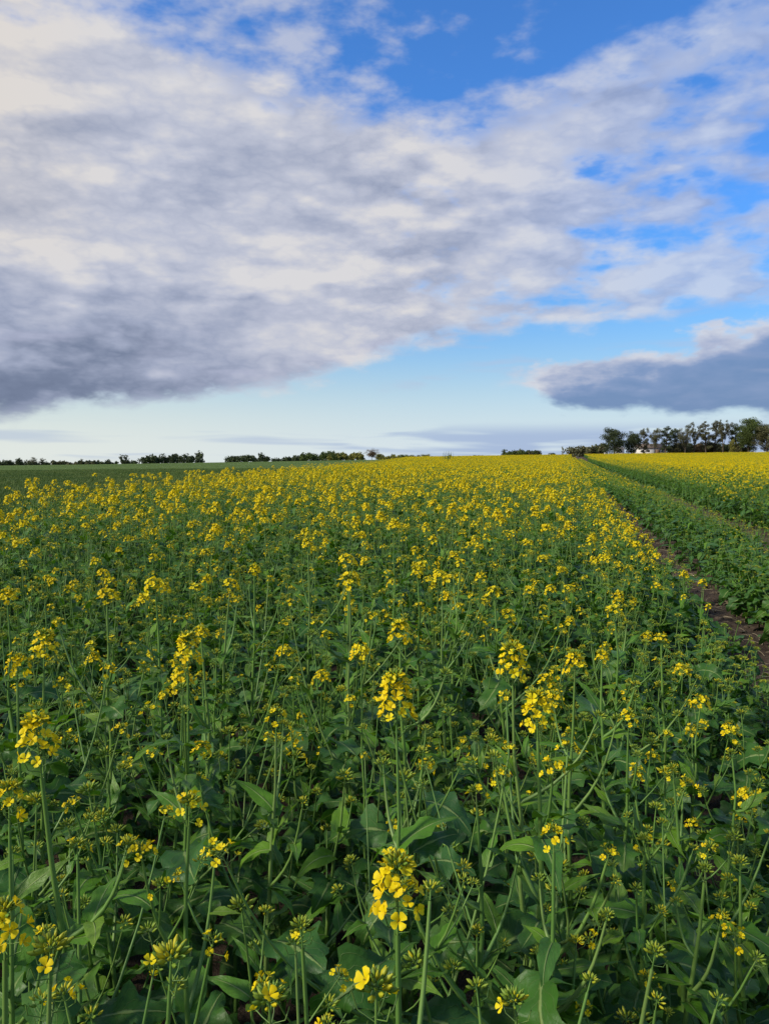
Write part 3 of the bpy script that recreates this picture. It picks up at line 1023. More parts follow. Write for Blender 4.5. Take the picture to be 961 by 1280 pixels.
def plan_plant(rng, H, lean, bloom, vigor=1.0, nbr=None, head_scale=1.0, budmix=0.5, n_low=None, stem_k=1.0):
    """Everything about one plant in its own frame: stem and branch paths, leaf placements, flower heads."""
    top = Vector((lean[0], lean[1], H))
    st = curve_pts((0, 0, -0.03), top, (rng.uniform(-.02, .02), rng.uniform(-.02, .02), 0), 9)
    for p in st[1:-1]:
        p += Vector((rng.uniform(-1, 1), rng.uniform(-1, 1), 0)) * 0.006
    r0 = (0.0056 + 0.0022 * rng.random()) * vigor * stem_k
    stem = (st, [r0 * (1 - 0.72 * (i / 9) ** 1.2) for i in range(10)])
    def on(t):
        f = max(0.0, min(0.9999, t)) * 9; i = int(f)
        return st[i].lerp(st[i + 1], f - i)
    branches, leaves, heads = [], [], []
    nbr = nbr if nbr is not None else rng.choice((3, 3, 4, 4, 5))
    a0 = rng.uniform(0, 6.28)
    def bhead(pos, d, s, main=False):
        b = bloom * (1.25 if main else rng.choice((0.15, 0.5, 0.8, 1.0)))
        n_open = int(round(b * rng.uniform(11, 21) * (1.0 if main else 0.75)))
        if rng.random() < budmix * (0.25 if main else 0.7): n_open = rng.choice((0, 0, 0, 2)) if bloom > 0.1 else 0
        elif 0 < n_open < 5: n_open = rng.choice((0, 5, 6)) if bloom < 0.3 else n_open + 3
        heads.append(dict(M=frame_to(pos, d, rng.uniform(0, 6.28), s), n_open=n_open, n_bud=rng.randint(18, 28) if main else rng.randint(12, 22),
                          spread=rng.uniform(0.85, 1.15), length=rng.uniform(0.03, 0.055) * (0.6 + 0.03 * n_open), n_pod=rng.randint(0, 5)))
    for k in range(nbr):
        t = 0.42 + 0.48 * (k + rng.random() * 0.6) / nbr
        p = on(t)
        a = a0 + k * 2.4 + rng.uniform(-0.3, 0.3)
        rem = (H - p.z)
        L = rem * rng.uniform(0.50, 0.98)
        out = L * rng.uniform(0.32, 0.75)
        tip = p + Vector((math.cos(a) * out, math.sin(a) * out, L * rng.uniform(0.78, 0.98)))
        bp = curve_pts(p, tip, (math.cos(a) * out * 0.14, math.sin(a) * out * 0.14, -0.015), 6)
        rb = r0 * rng.uniform(0.38, 0.52)
        branches.append((bp, [rb * (1 - 0.5 * i / 6) for i in range(7)]))
        bhead(tip, bp[-1] - bp[-2], rng.uniform(0.75, 1.0) * head_scale)
        # leaf in the axil and one along the branch
        leaves.append(('up', rng.randrange(7), TRS(p, a + rng.uniform(-.25, .25), rng.uniform(-0.55, 0.25), rng.uniform(-.3, .3), rng.uniform(0.07, 0.14) * vigor)))
        for q in range(rng.choice((1, 1, 2))):
            i = rng.choice((2, 3, 4))
            leaves.append(('up', rng.randrange(7), TRS(bp[i], a + rng.choice((-1, 1)) * rng.uniform(0.4, 1.6), rng.uniform(-0.7, 0.2), rng.uniform(-.3, .3), rng.uniform(0.045, 0.10) * vigor)))
        if rng.random() < 0.35:
            pz = bp[3]
            tip2 = pz + Vector((math.cos(a + 1.2) * out * 0.5, math.sin(a + 1.2) * out * 0.5, L * 0.38))
            b2 = curve_pts(pz, tip2, (0, 0, -0.01), 4)
            branches.append((b2, [rb * 0.6 * (1 - 0.4 * i / 4) for i in range(5)]))
            bhead(tip2, b2[-1] - b2[-2], rng.uniform(0.55, 0.8) * head_scale)
    bhead(top, st[-1] - st[-2], rng.uniform(1.0, 1.2) * head_scale, True)
    for k in range(rng.randint(7, 10)):
        t = rng.uniform(0.38, 0.88); a = a0 + 1.2 + k * 2.2
        leaves.append(('up', rng.randrange(7), TRS(on(t), a, rng.uniform(-0.6, 0.3), rng.uniform(-.3, .3), rng.uniform(0.05, 0.13) * vigor)))
    for k in range(n_low if n_low is not None else rng.randint(8, 11)):
        t = 0.12 + 0.58 * (k + rng.random()) / 9; a = a0 + 0.5 + k * 2.4
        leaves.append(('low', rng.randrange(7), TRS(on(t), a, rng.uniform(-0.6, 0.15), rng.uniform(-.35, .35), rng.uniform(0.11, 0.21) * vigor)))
    return dict(stem=stem, branches=branches, leaves=leaves, heads=heads)


def merge_plant(mb, rng, pl, lod, M=None, keep_leaf=1.0, flower_boost=1.0):
    mm = (lambda A: A) if M is None else (lambda A: M @ A)
    I = mm(Matrix.Identity(4))
    s = {0: 6, 1: 4, 2: 3}[lod]
    P, Rr = pl['stem']
    if lod == 2: P, Rr = P[::3], Rr[::3]
    mb.add(tube(P, Rr, s), I, STEM, rng.random())
    for P, Rr in pl['branches']:
        if lod == 2: P, Rr = P[::3], Rr[::3]
        mb.add(tube(P, Rr, max(3, s - 1)), I, STEM, rng.random())
    for kind, k, A in pl['leaves']:
        if rng.random() <= keep_leaf:
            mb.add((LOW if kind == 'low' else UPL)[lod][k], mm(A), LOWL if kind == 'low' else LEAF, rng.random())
    for h in pl['heads']:
        parts = head_parts(rng, h['n_open'], h['n_bud'], h['spread'], h['length'], h['n_pod'] if lod == 0 else 0)
        if lod == 2:
            parts = ([A @ Matrix.Scale(1.35, 4) for A in parts[0][::2]], parts[1], parts[2])
        head_core(mb, rng, parts, h['length'], lod, True, mm(h['M']))


# ------------------------------------------------------------------ the individual plants
LEAF_ME = {}
for kind, tp in (('low', LOW), ('up', UPL)):
    for k in range(7):
        mb = MB(); mb.add(tp[0][k], None, LOWL if kind == 'low' else LEAF); LEAF_ME[kind, k] = mb.mesh('leaf', PM)
FLW_ME = []
for k in range(5):
    mb = MB(); mb.add(FLW[0][k], None, PETAL)
    FLW_ME.append(mb.mesh('flower', PM))
HEAD_ME = {}
hr = random.Random(77)
def shared_head(h):
    """one of a few ready-made heads with about that many open flowers"""
    lv = min((0, 2, 4, 7, 10, 14, 18), key=lambda v: abs(v - h['n_open']))
    k = lv, hr.randrange(3)
    if k not in HEAD_ME:
        L = hr.uniform(0.03, 0.045) * (0.6 + 0.03 * lv)
        mb = MB()
        head_core(mb, hr, head_parts(hr, lv, hr.randint(16, 24), hr.uniform(0.9, 1.1), L, hr.randint(0, 4)), L, 0, True)
        HEAD_ME[k] = mb.mesh('flower_head', PM)
    return HEAD_ME[k]


def make_plant(rng, x, y, pl, label, group, detailed):
    e = bpy.data.objects.new('rapeseed_plant', None)
    e.empty_display_size = 0.1
    e.location = (x, y, ground_z(x, y))
    link(e); tag(e, label, 'plant', group)
    mb = MB(); mb.add(tube(*pl['stem'], 7), None, STEM)
    link(bpy.data.objects.new('stem', mb.mesh('stem', PM)), e)
    for b in pl['branches']:
        mb = MB(); mb.add(tube(*b, 5), None, STEM)
        link(bpy.data.objects.new('branch', mb.mesh('branch', PM)), e)
    for kind, k, A in pl['leaves']:
        o = bpy.data.objects.new('leaf', LEAF_ME[kind, k]); link(o, e); o.matrix_local = A
    for h in pl['heads']:
        if detailed:
            parts = head_parts(rng, h['n_open'], h['n_bud'], h['spread'], h['length'], h['n_pod'])
            mb = MB(); head_core(mb, rng, parts, h['length'], 0, False)
            o = bpy.data.objects.new('flower_head', mb.mesh('flower_head', PM)); link(o, e); o.matrix_local = h['M']
            for q, A in enumerate(parts[0]):
                f = bpy.data.objects.new('flower', FLW_ME[q % 5]); link(f, o); f.matrix_local = A
        else:
            o = bpy.data.objects.new('flower_head', shared_head(h)); link(o, e); o.matrix_local = h['M']
    return e


# plants whose flower heads stand out in the photograph:
# x, y of the main head, height of the head, open flowers of the main head, head size, label
HERO = [
    (497, 1146, 1.10, 16, 1.05, 'rapeseed plant with the largest bright flower head at the bottom centre'),
    (52, 955, 1.16, 16, 1.05, 'thick-stemmed rapeseed plant with a bright flower head at the lower left'),
    (235, 832, 1.16, 16, 1.0, 'tall rapeseed plant with a full flower head left of centre, above loose lower flowers'),
    (496, 910, 1.16, 20, 1.25, 'rapeseed plant with a long many-flowered head at the centre of the lower half'),
    (641, 850, 1.17, 14, 1.1, 'rapeseed plant with a lopsided flower head right of centre, left of a round one'),
    (672, 912, 1.12, 15, 1.05, 'rapeseed plant with loose flowers just below the lopsided head right of centre'),
    (718, 842, 1.10, 12, 0.95, 'rapeseed plant with a compact round flower head right of centre'),
    (500, 806, 1.14, 13, 1.0, 'rapeseed plant with a ring-shaped flower head near the centre'),
    (437, 732, 1.22, 20, 1.25, 'tall rapeseed plant with stacked flower heads on a long straight stem at centre'),
    (434, 706, 1.26, 10, 1.0, 'rapeseed plant whose flower head tops the stacked pair at centre'),
    (195, 738, 1.20, 17, 1.15, 'tall rapeseed plant with a broad flower head, right one of the left pair'),
    (134, 750, 1.19, 15, 1.15, 'tall rapeseed plant with a broad flower head, left one of the left pair'),
    (252, 795, 1.12, 10, 1.0, 'rapeseed plant with an open loose head above the full head left of centre'),
    (55, 828, 1.14, 14, 1.15, 'rapeseed plant with scattered flowers at the left edge, middle height'),
    (22, 845, 1.12, 10, 1.0, 'rapeseed plant with small flower heads beside the left edge, below the middle'),
    (10, 750, 1.18, 12, 1.05, 'rapeseed plant with a flower head touching the left edge'),
    (385, 684, 1.22, 14, 1.15, 'rapeseed plant with two joined flower heads, upper left of the stacked pair'),
    (493, 660, 1.25, 16, 1.25, 'tall rapeseed plant rising above its neighbours at centre'),
    (522, 718, 1.16, 11, 1.05, 'rapeseed plant with a narrow column of flowers right of the stacked pair'),
    (552, 724, 1.15, 10, 1.0, 'rapeseed plant with a small round head right of the narrow column'),
    (575, 705, 1.16, 9, 1.0, 'rapeseed plant with a small head above and right of the narrow column'),
    (618, 742, 1.12, 9, 1.0, 'rapeseed plant with a flat spray of flowers right of centre'),
    (318, 715, 1.16, 11, 1.05, 'rapeseed plant with a round head right of the left pair'),
    (287, 735, 1.14, 11, 1.0, 'rapeseed plant with ragged heads just right of the left pair'),
    (345, 908, 1.04, 5, 1.0, 'rapeseed plant with only a few open flowers above dark leaves left of centre'),
    (768, 766, 1.08, 9, 0.95, 'rapeseed plant with a slim upright head near the wheel track'),
    (826, 800, 0.98, 9, 0.9, 'rapeseed plant with a yellow head leaning over the wheel track edge'),
    (752, 823, 1.04, 10, 0.9, 'rapeseed plant with loose small heads beyond the compact round head'),
    (785, 905, 0.98, 8, 0.85, 'rapeseed plant with a small flat head at the right, below the track'),
    (692, 1052, 0.98, 5, 0.9, 'rapeseed plant with a small cluster of open flowers over buds at lower right'),
    (596, 996, 1.02, 3, 0.85, 'rapeseed plant with few open flowers on a small head right of centre'),
    (6, 1176, 1.10, 9, 1.0, 'rapeseed plant with bright flowers cut by the left edge near the bottom'),
    (62, 1205, 1.08, 1, 1.2, 'rapeseed plant with a big budding head and one open flower at the lower left corner'),
    (212, 1215, 1.06, 0, 1.2, 'rapeseed plant with a large yellow-green bud cluster at the bottom left'),
    (470, 1262, 1.12, 2, 1.1, 'rapeseed plant with buds and two open flowers at the bottom edge'),
    (645, 1258, 1.04, 1, 0.9, 'rapeseed plant with one open flower at the bottom edge right of centre'),
    (12, 1015, 1.12, 9, 0.9, 'rapeseed plant with flowers at the left edge, below the lower left head'),
    (236, 1020, 1.06, 5, 0.9, 'rapeseed plant with a few flowers hanging below a bud cluster left of centre'),
    (378, 1166, 1.02, 1, 0.9, 'rapeseed plant with a single bud cluster left of the largest bottom head'),
    (338, 1268, 1.05, 2, 1.0, 'rapeseed plant with a budding head at the bottom edge left of centre'),
    (805, 1055, 0.86, 2, 0.8, 'low leafy rapeseed plant with two orange-yellow flowers at the right'),
    (842, 965, 0.90, 2, 0.8, 'low rapeseed plant with two flowers at the right, near the track'),
    (915, 940, 0.80, 2, 0.8, 'low rapeseed plant with two flowers at the far right beside the soil'),
    (925, 1082, 0.80, 0, 1.0, 'leafy rapeseed plant with a green bud cluster at the right edge'),
    (880, 1090, 0.84, 0, 0.9, 'rapeseed plant with a thick pale stem at the lower right'),
    (815, 1195, 0.85, 0, 0.9, 'leafy budding rapeseed plant in the lower right corner'),
]
rng = random.Random(SEED)
taken = []
hero_objs = []
for i, (px, py, H, no, hs, lab) in enumerate(HERO):
    x, y = at(px, py, H - 0.0)
    lx, ly = rng.uniform(-0.05, 0.05), rng.uniform(-0.05, 0.05)
    if i == 1: lx = -0.07
    pl = plan_plant(rng, H - 0.02, (lx, ly), 0.55 if no > 4 else 0.2, 1.05, rng.choice((4, 5)), 0.9, 0.8, None, 1.6 if i == 1 else 1.25)
    m = pl['heads'][-1]
    m.update(n_open=int(no * 1.7) if no > 4 else no, n_bud=26, spread=1.0 if no > 4 else 0.95, length=0.034 + 0.0030 * no, n_pod=4)
    m['M'] = m['M'] @ Matrix.Scale(hs, 4)
    r_ = Matrix.Translation((0, 0, 0))
    hero_objs.append((x - lx, y - ly, pl, lab))
    taken.append((x - lx, y - ly))


def zone(x, y, zt):
    """where a plant's top stands in the picture, or None outside it"""
    cp, sp = math.cos(PITCH), math.sin(PITCH)
    dx, dy, dz = x, y, zt - CAM_H
    f = dy * cp - dz * sp
    if f < 0.2: return None
    u_, v_ = dy * sp + dz * cp, dx
    return 480.5 + 962 * v_ / f, 640 - 962 * u_ / f


def height_at(u, d, rg):
    """typical height and bloom of the crop at u (across the rows)"""
    if u < U_MID0 - 0.05:
        e = max(0.0, U_EDGE - u)
        H = 0.52 + 0.56 * min(1.0, (e / 1.35)) ** 0.75
        bloom = 0.25 + 0.75 * min(1.0, e / 1.2)
    elif u < U_RIGHT:
        e = min(u - U_MID0, U_MID1 - u)
        H = 0.46 + 0.22 * min(1.0, max(0, e) / 0.35)
        bloom = 0.05
    else:
        e = u - U_RIGHT
        H = 0.70 + 0.42 * min(1.0, e / 1.0)
        bloom = 0.30 + 0.85 * min(1.0, e / 1.6)
    return H, bloom


def in_crop(u, v=99.0):
    return (u < U_EDGE + 0.40 * min(1.0, max(0.0, (5.2 - v) / 1.6))) or (U_MID0 < u < U_MID1) or u > U_RIGHT


# jittered positions of all single plants out to R1
R1 = 24.0
cand = []
g = 0.225
pr = random.Random(5)
nu, nv = int(22 / g), int(30 / g)
for iu in range(int(-22 / g), int(20 / g)):
    for iv in range(-8, int(26 / g)):
        u = (iu + pr.uniform(0.05, 0.95)) * g; v = (iv + pr.uniform(0.05, 0.95)) * g
        if not in_crop(u, v): continue
        x, y = xy_of(u, v)
        d = math.hypot(x, y)
        if d > R1 or d < 0.50 or y < -1.2 or x < left_border(y): continue
        if y < 0.3 and d < 0.8: continue
        if abs(x) > 0.62 * max(y, 0) + 2.2: continue
        if d > 9 and pr.random() < 0.28: continue
        if d < 4 and any((x - a) ** 2 + (y - b) ** 2 < 0.0081 for a, b in taken): continue
        cand.append((d, x, y, u))
cand.sort()


def fill_params(d, u, rg):
    H, bloom = height_at(u, d, rg)
    H *= rg.uniform(0.84, 1.10)
    if u < U_EDGE:
        f = min(1.0, max(0.0, (6.5 - d) / 3.5))
        H = H * (1 - 0.12 * f) * rg.uniform(1 - 0.12 * f, 1.0); bloom *= 1 - 0.60 * f
        if d < 2.4: bloom *= 0.40
    if u < U_EDGE: bloom *= min(0.72, 0.56 + max(0, d - 4) * 0.015)
    if u < U_MID0 - 0.05 or u > U_RIGHT:
        p = (0.25 + 0.29 * min(1.0, max(0.0, d - 2.0) / 12.0)) * min(1.0, 0.35 + 0.65 * bloom / 0.3)
        if rg.random() < p: return H * rg.uniform(1.0, 1.06), 0.95
        return H * 0.93, 0.0
    return H, bloom if rg.random() < 0.2 else 0.0


N_IND = 300 - len(HERO)
AREAS_X = [(0, 193, 'at the left edge'), (193, 385, 'left of centre'), (385, 577, 'in the centre'), (577, 769, 'right of centre'), (769, 961, 'at the right')]
rest = []
ind = []
for (d, x, y, u) in cand:
    rg = random.Random(int(d * 1e6))
    H, bloom = fill_params(d, u, rg)
    z = zone(x, y, H)
    if len(ind) < N_IND and z and -10 < z[0] < 971 and z[1] < 1330:
        ind.append((d, x, y, u, H, bloom, z))
    else:
        rest.append((d, x, y, u, H, bloom))
for (x, y, pl, lab) in hero_objs:
    make_plant(rng, x, y, pl, lab, 'rapeseed plants of the foreground', math.hypot(x, y) < 2.0)
named = {}
for (d, x, y, u, H, bloom, z) in ind:
    rg = random.Random(int(d * 1e6) + 1)
    k = 0.13 if u < 0.3 else 0.07
    lean = (rg.uniform(-k, k), rg.uniform(-k, k))
    pl = plan_plant(rg, H, lean, bloom, rg.uniform(0.85, 1.1), None, 1.1, 0.78 + 0.08 * (d < 2.2))
    n_op = sum(h['n_open'] for h in pl['heads'])
    n_fh = sum(h['n_open'] > 3 for h in pl['heads'])
    look = ('budding rapeseed plant without open flowers' if n_op == 0 else 'rapeseed plant with few open flowers' if n_fh == 0 else
            'rapeseed plant with one blooming head' if n_fh == 1 else
            'rapeseed plant with %s blooming heads' % {2: 'two', 3: 'three', 4: 'four', 5: 'five'}.get(n_fh, 'many'))
    ax = next((t for a, b, t in AREAS_X if a <= z[0] < b), 'at the right' if z[0] > 480 else 'at the left edge')
    ay = 'beside the track' if u > U_EDGE - 0.45 else ('bottom' if z[1] > 1090 else 'lower third' if z[1] > 900 else 'mid crop' if z[1] > 760 else 'further rows')
    e = make_plant(rg, x, y, pl, '%s, %s %s' % (look, ay, ax), 'rapeseed plants of the foreground', d < 1.7)
    named.setdefault(e['label'], []).append((z[0], e))
ORD = ['leftmost', 'second from left', 'third from left', 'fourth from left', 'fifth from left', 'sixth from left', 'seventh from left', 'eighth from left',
       'ninth from left', 'tenth from left', 'eleventh from left', 'twelfth from left', 'thirteenth from left', 'fourteenth from left', 'fifteenth from left', 'sixteenth from left', 'seventeenth from left', 'eighteenth from left', 'nineteenth from left', 'twentieth from left']
for lab, es in named.items():
    if len(es) > 1:
        es.sort(key=lambda t: t[0])
        for k, (_, e) in enumerate(es):
            e['label'] = lab + ', ' + ('rightmost' if k == len(es) - 1 else ORD[min(k, 19)])

# ------------------------------------------------------------------ the rest of the crop: one object
SRC = bpy.data.collections.new('crop_sources')
src_n = 0
def add_src(mb):
    global src_n
    me = mb.mesh('crop_%03d' % src_n, PM)
    SRC.objects.link(bpy.data.objects.new('crop_%03d' % src_n, me))
    src_n += 1
    return src_n - 1


sr = random.Random(99)
# single plants of unit height class: (height, bloom)
KIND = {}
def plant_src(lod, H, bloom, n):
    ids = []
    for k in range(n):
        mb = MB()
        pl = plan_plant(sr, H * sr.uniform(0.95, 1.05), (sr.uniform(-.08, .08), sr.uniform(-.08, .08)), bloom * 1.15, 1.05 if H > 0.75 else 1.3, sr.choice((2, 3, 3, 4)), 1.3, 0.62)
        merge_plant(mb, sr, pl, lod)
        ids.append(add_src(mb))
    return ids
CLASSES = [(0.55, 0.0), (0.68, 0.0), (0.70, 0.7), (0.90, 0.0), (0.92, 0.9), (1.06, 0.0), (1.10, 1.0)]
for lod in (1, 2):
    for c, (H, b) in enumerate(CLASSES):
        KIND[lod, c] = plant_src(lod, H, b, 4 if c in (2, 3) else 5)


def patch_src(size, n, Hm, bloom, lean, count, hs):
    ids = []
    for k in range(count):
        mb = MB()
        for q in range(n):
            H = Hm * sr.uniform(0.84, 1.1)
            on_ = sr.random() < bloom
            H *= 1.03 if on_ else 0.95
            pl = plan_plant(sr, H, (sr.uniform(-.08, .08), sr.uniform(-.08, .08)), 0.95 if on_ else 0.0, 1.25 * lean, 3, hs, 0.65, 4)
            M = Matrix.Translation((sr.uniform(-.5, .5) * size, sr.uniform(-.5, .5) * size, 0)) @ Matrix.Rotation(sr.uniform(0, 6.28), 4, 'Z')
            merge_far(mb, pl, M, bloom)
        ids.append(add_src(mb))
    return ids


def merge_far(mb, pl, M, bloom):
    """plant for the far patches: a stem, leaf faces and a few yellow faces per head"""
    I = M
    mb.add(tube(pl['stem'][0][::4], [r * 1.2 for r in pl['stem'][1][::4]], 3), I, STEM, sr.random())
    for kind, k, A in pl['leaves']:
        if sr.random() < 0.8:
            mb.add((LOW if kind == 'low' else UPL)[2][k], M @ A @ Matrix.Scale(1.15, 4), LOWL if kind == 'low' else LEAF, sr.random())
    for h in pl['heads']:
        no = h['n_open']
        if no == 0:
            mb.add(BUDT[2], M @ h['M'] @ Matrix.Scale(5.0, 4), BUD, sr.random() * 0.5); continue
        for q in range(max(1, min(5, (no + 1) // 2))):
            a = sr.uniform(0, 6.28)
            d = Vector((math.cos(a), math.sin(a), sr.uniform(0.1, 1.0)))
            A = M @ h['M'] @ frame_to(d * 0.016 + Vector((0, 0, 0.022)), d, a, 1.45)
            mb.add(FLW[2][q % 5], A, PETAL, sr.random())


PT = {}
for key, (size, n, Hm, bl, hs, cnt) in {
    'A_field': (1.0, 19, 1.06, 0.44, 1.15, 6), 'A_right': (1.0, 19, 1.06, 0.46, 1.15, 5), 'B_left': (3.0, 150, 1.06, 0.34, 1.1, 4), 'A_edge': (1.0, 20, 0.90, 0.28, 1.0, 3), 'A_mid': (1.0, 22, 0.62, 0.06, 1.0, 3),
    'B_field': (3.0, 150, 1.06, 0.44, 1.1, 4)}.items():
    PT[key] = (patch_src(size, n, Hm, bl, 1.0, cnt, hs), size)

pos, rot, scl, idx = [], [], [], []
def put(x, y, i, rz, s, tx=0.0, ty=0.0):
    pos.append((x, y, ground_z(x, y))); rot.append((tx, ty, rz)); scl.append(s); idx.append(i)

for (d, x, y, u, H, bloom) in rest:
    rg = random.Random(int(d * 1e6) + 2)
    lod = 1 if d < 9.0 else 2
    bb = bloom
    c = min(range(7), key=lambda k: abs(CLASSES[k][0] - H) * 2.0 + abs(CLASSES[k][1] - bb) * 1.2)
    put(x, y, rg.choice(KIND[lod, c]), rg.uniform(0, 6.28), H / CLASSES[c][0], rg.uniform(-.08, .08), rg.uniform(-.08, .08))

# patches beyond R1
pr = random.Random(8)
def patches(size, d0, d1, us, key_fn):
    for u in us:
        nv0, nv1 = int(-5 / size), int((d1 + 10) / size)
        for k in range(nv0, nv1):
            v = (k + 0.5 + pr.uniform(-.15, .15)) * size
            x, y = xy_of(u, v)
            d = math.hypot(x, y)
            if not (d0 <= d < d1) or y < 5 or abs(x) > 0.60 * y + 8 or x < left_border(y) + size * 0.4: continue
            ids = PT[key_fn(u)][0]
            put(x, y, pr.choice(ids), pr.choice((0, 1, 2, 3)) * math.pi / 2 - math.atan(TK), pr.uniform(0.93, 1.08))
S = 0.92
left_us = [U_EDGE - 0.5 - S * k for k in range(70)]
right_us = [U_RIGHT + 0.5 + S * k for k in range(60)]
RA = 62.0
patches(S, R1 - 0.4, RA, left_us, lambda u: 'A_edge' if u > U_EDGE - 1.0 else 'A_field')
patches(S, R1 - 0.4, RA, right_us, lambda u: 'A_edge' if u < U_RIGHT + 1.0 else 'A_right')
patches(S, R1 - 0.4, 190.0, [(U_MID0 + U_MID1) / 2], lambda u: 'A_mid')
patches(S, RA, 190.0, [U_EDGE - 0.5, U_RIGHT + 0.5], lambda u: 'A_edge')
B = 2.8
patches(B, RA - 1, 298.0, [U_EDGE - 1 - B * (k + 0.5) for k in range(28)], lambda u: 'B_left')
patches(B, RA - 1, 298.0, [U_RIGHT + 1 + B * (k + 0.5) for k in range(60)], lambda u: 'B_field')


def instancer(name, src, pos, rot, scl, idx, label):
    me = bpy.data.meshes.new(name)
    me.vertices.add(len(pos))
    me.vertices.foreach_set('co', np.array(pos, np.float32).ravel())
    a = me.attributes.new('rot', 'FLOAT_VECTOR', 'POINT'); a.data.foreach_set('vector', np.array(rot, np.float32).ravel())
    a = me.attributes.new('scl', 'FLOAT', 'POINT'); a.data.foreach_set('value', np.array(scl, np.float32))
    a = me.attributes.new('idx', 'INT', 'POINT'); a.data.foreach_set('value', np.array(idx, np.int32))
    o = bpy.data.objects.new(name, me)
    link(o); tag(o, label, 'crop', None, 'stuff')
    ng = bpy.data.node_groups.new(name, 'GeometryNodeTree')
    ng.interface.new_socket('Geometry', in_out='INPUT', socket_type='NodeSocketGeometry')
    ng.interface.new_socket('Geometry', in_out='OUTPUT', socket_type='NodeSocketGeometry')
    gi, go = ng.nodes.new('NodeGroupInput'), ng.nodes.new('NodeGroupOutput')
    mp = ng.nodes.new('GeometryNodeMeshToPoints')
    ip = ng.nodes.new('GeometryNodeInstanceOnPoints')
    ci = ng.nodes.new('GeometryNodeCollectionInfo')
    ci.inputs['Collection'].default_value = src
    ci.inputs['Separate Children'].default_value = True
    ci.inputs['Reset Children'].default_value = True
    def attr(nm, typ):
        n = ng.nodes.new('GeometryNodeInputNamedAttribute'); n.data_type = typ
        n.inputs['Name'].default_value = nm
        return n.outputs['Attribute']
    er = ng.nodes.new('FunctionNodeEulerToRotation')
    L = ng.links.new
    L(gi.outputs[0], mp.inputs['Mesh']); L(mp.outputs[0], ip.inputs['Points'])
    L(ci.outputs[0], ip.inputs['Instance']); ip.inputs['Pick Instance'].default_value = True
    L(attr('idx', 'INT'), ip.inputs['Instance Index'])
    L(attr('rot', 'FLOAT_VECTOR'), er.inputs[0]); L(er.outputs[0], ip.inputs['Rotation'])
    L(attr('scl', 'FLOAT'), ip.inputs['Scale'])
    L(ip.outputs[0], go.inputs[0])
    md = o.modifiers.new('crop', 'NODES'); md.node_group = ng
    return o


instancer('rapeseed_crop', SRC, pos, rot, scl, idx, 'yellow flowering rapeseed crop filling the field beyond the nearest plants')
print('INSTANCES', len(pos), 'SOURCES', src_n, 'IND', len(ind), 'maxd', ind[-1][0])


# ------------------------------------------------------------------ clods and straw on the wheel tracks
cr = random.Random(21)
M_CLOD = mat_plain('soil_clod', (0.075, 0.056, 0.041), 0.95, 0.4, 30.0)
M_STRAW = mat_plain('straw_litter', (0.30, 0.25, 0.16), 0.8, 0.3, 20.0)
LIT = bpy.data.collections.new('litter_sources')
for k in range(5):
    g_ = np.random.default_rng(k)
    n_, m_ = 5, 7
    V = []
    for i in range(n_):
        th = math.pi * (i + 0.02) / (n_ - 0.96)
        for j in range(m_):
            a = 2 * math.pi * j / m_
            r = g_.uniform(0.65, 1.15)
            V.append((r * math.sin(th) * math.cos(a), r * math.sin(th) * math.sin(a) * 0.8, 0.55 * r * math.cos(th)))
    mb = MB(); mb.add((np.array(V), E3, grid_faces(n_, m_, True), np.zeros((len(V), 2))))
    LIT.objects.link(bpy.data.objects.new('litter_%d' % k, mb.mesh('clod', [M_CLOD], False)))
for k in range(4):
    mb = MB()
    mb.add(tube([(-3, 0, 0), (-1, cr.uniform(-.4, .4), .25), (1, cr.uniform(-.4, .4), .25), (3, cr.uniform(-.6, .6), 0.05)], [0.10, 0.12, 0.12, 0.08], 4))
    LIT.objects.link(bpy.data.objects.new('litter_%d' % (5 + k), mb.mesh('straw', [M_STRAW])))
lp, lr_, ls, li = [], [], [], []
for q in range(5200):
    v = cr.uniform(1.5, 34) if q % 3 else cr.uniform(2, 12)
    u = cr.uniform(0.7, 1.75) if q % 4 else cr.uniform(2.75, 3.95)
    x, y = xy_of(u, v)
    st_ = cr.random() < 0.4
    lp.append((x, y, ground_z(x, y) + 0.008)); lr_.append((cr.uniform(-.2, .2), cr.uniform(-.2, .2), cr.uniform(0, 6.28)))
    ls.append(cr.uniform(0.010, 0.028) if st_ else 0.008 + 0.035 * cr.random() ** 3); li.append(5 + cr.randrange(4) if st_ else cr.randrange(5))
o = instancer('soil_clods', LIT, lp, lr_, ls, li, 'brown soil clods and dry straw strewn along the wheel tracks')
o['category'] = 'soil clods'

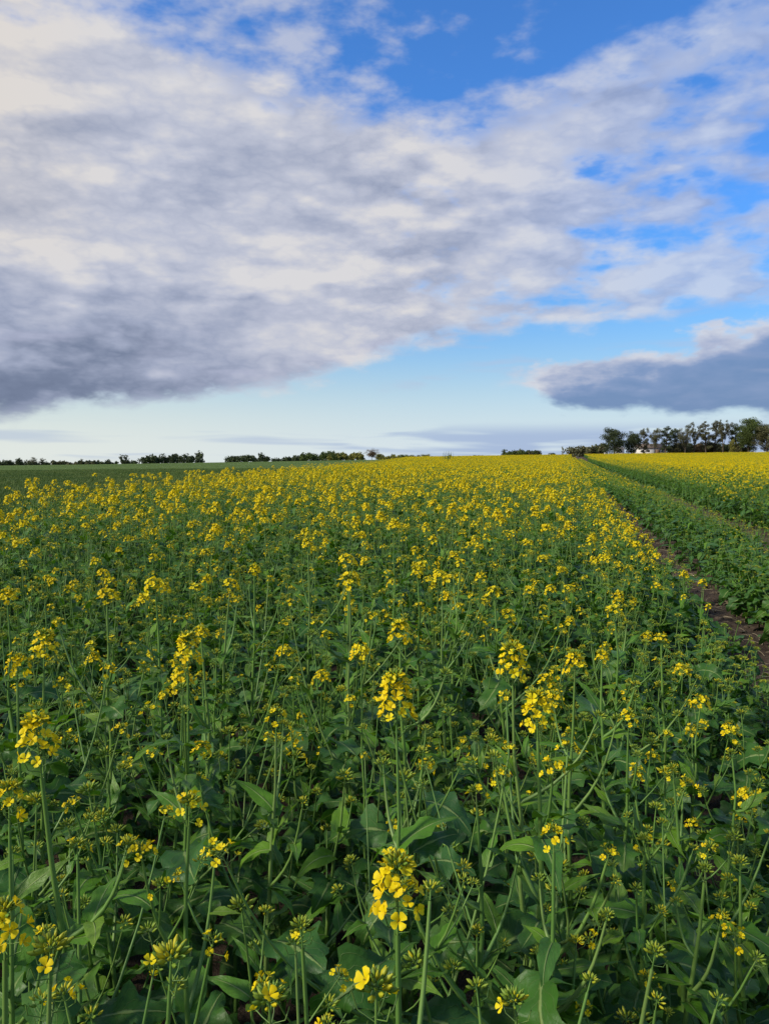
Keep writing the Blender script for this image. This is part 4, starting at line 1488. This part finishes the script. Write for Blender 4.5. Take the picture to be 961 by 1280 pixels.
# ------------------------------------------------------------------ the cereal near the rapeseed border
CER = bpy.data.collections.new('cereal_sources')
for k in range(4):
    g_ = np.random.default_rng(50 + k)
    n_ = 700
    c = np.stack([g_.uniform(-1, 1, n_), np.round(g_.uniform(-8, 8, n_)) / 8 + g_.normal(0, 0.02, n_), np.zeros(n_)], -1)
    a = g_.uniform(0, 6.28, n_); h = g_.uniform(0.16, 0.32, n_); b = g_.uniform(0.03, 0.16, n_)
    dx, dy = np.cos(a), np.sin(a)
    w = 0.008
    side = np.stack([-dy * w, dx * w, np.zeros(n_)], -1)
    mid_ = c + np.stack([dx * b * 0.35, dy * b * 0.35, h * 0.6], -1)
    tip = c + np.stack([dx * b, dy * b, h], -1)
    V = np.stack([c - side, c + side, mid_ + side, mid_ - side, tip], 1).reshape(-1, 3)
    i0 = np.arange(n_) * 5
    mb = MB(); mb.add((V, np.stack([i0 + 3, i0 + 2, i0 + 4], -1), np.stack([i0, i0 + 1, i0 + 2, i0 + 3], -1), np.zeros((len(V), 2))))
    CER.objects.link(bpy.data.objects.new('cereal_%d' % k, mb.mesh('cereal', [M_BLADE])))
lp, lr_, ls, li = [], [], [], []
for iy in range(3, 60):
    for ix in range(45):
        y = iy * 1.9 + cr.uniform(-.2, .2); x = left_border(y) - 1.5 - ix * 1.9 + cr.uniform(-.2, .2)
        if math.hypot(x, y) > 95 or abs(x) > 0.6 * y + 8: continue
        lp.append((x, y, ground_z(x, y) + 0.04)); lr_.append((0, 0, cr.choice((0, math.pi)))); ls.append(cr.uniform(0.9, 1.15)); li.append(cr.randrange(4))
o = instancer('cereal_crop', CER, lp, lr_, ls, li, 'short dark green cereal blades covering the field on the left')

# tall dry grass sticking up on the border of the two fields
y = 125.0; x = (559 - 480.5) / 962 * y
g_ = np.random.default_rng(9)
mb = MB()
for q in range(60):
    a = g_.uniform(0, 6.28); r = g_.uniform(0, 1.1); h = g_.uniform(1.3, 2.5); b = g_.uniform(0.05, 0.4)
    p0 = (r * math.cos(a), r * math.sin(a), -0.05)
    mb.add(tube([p0, (p0[0] + b * .3, p0[1], h * .55), (p0[0] + b, p0[1], h)], [0.02, 0.016, 0.006], 3), None, 0, g_.random())
o = bpy.data.objects.new('tall_grass', mb.mesh('tall_grass', [M_BLADE]))
o.location = (x, y, ground_z(x, y)); link(o)
tag(o, 'tuft of tall thin grass sticking up at the far field border', 'grass', None, 'stuff')
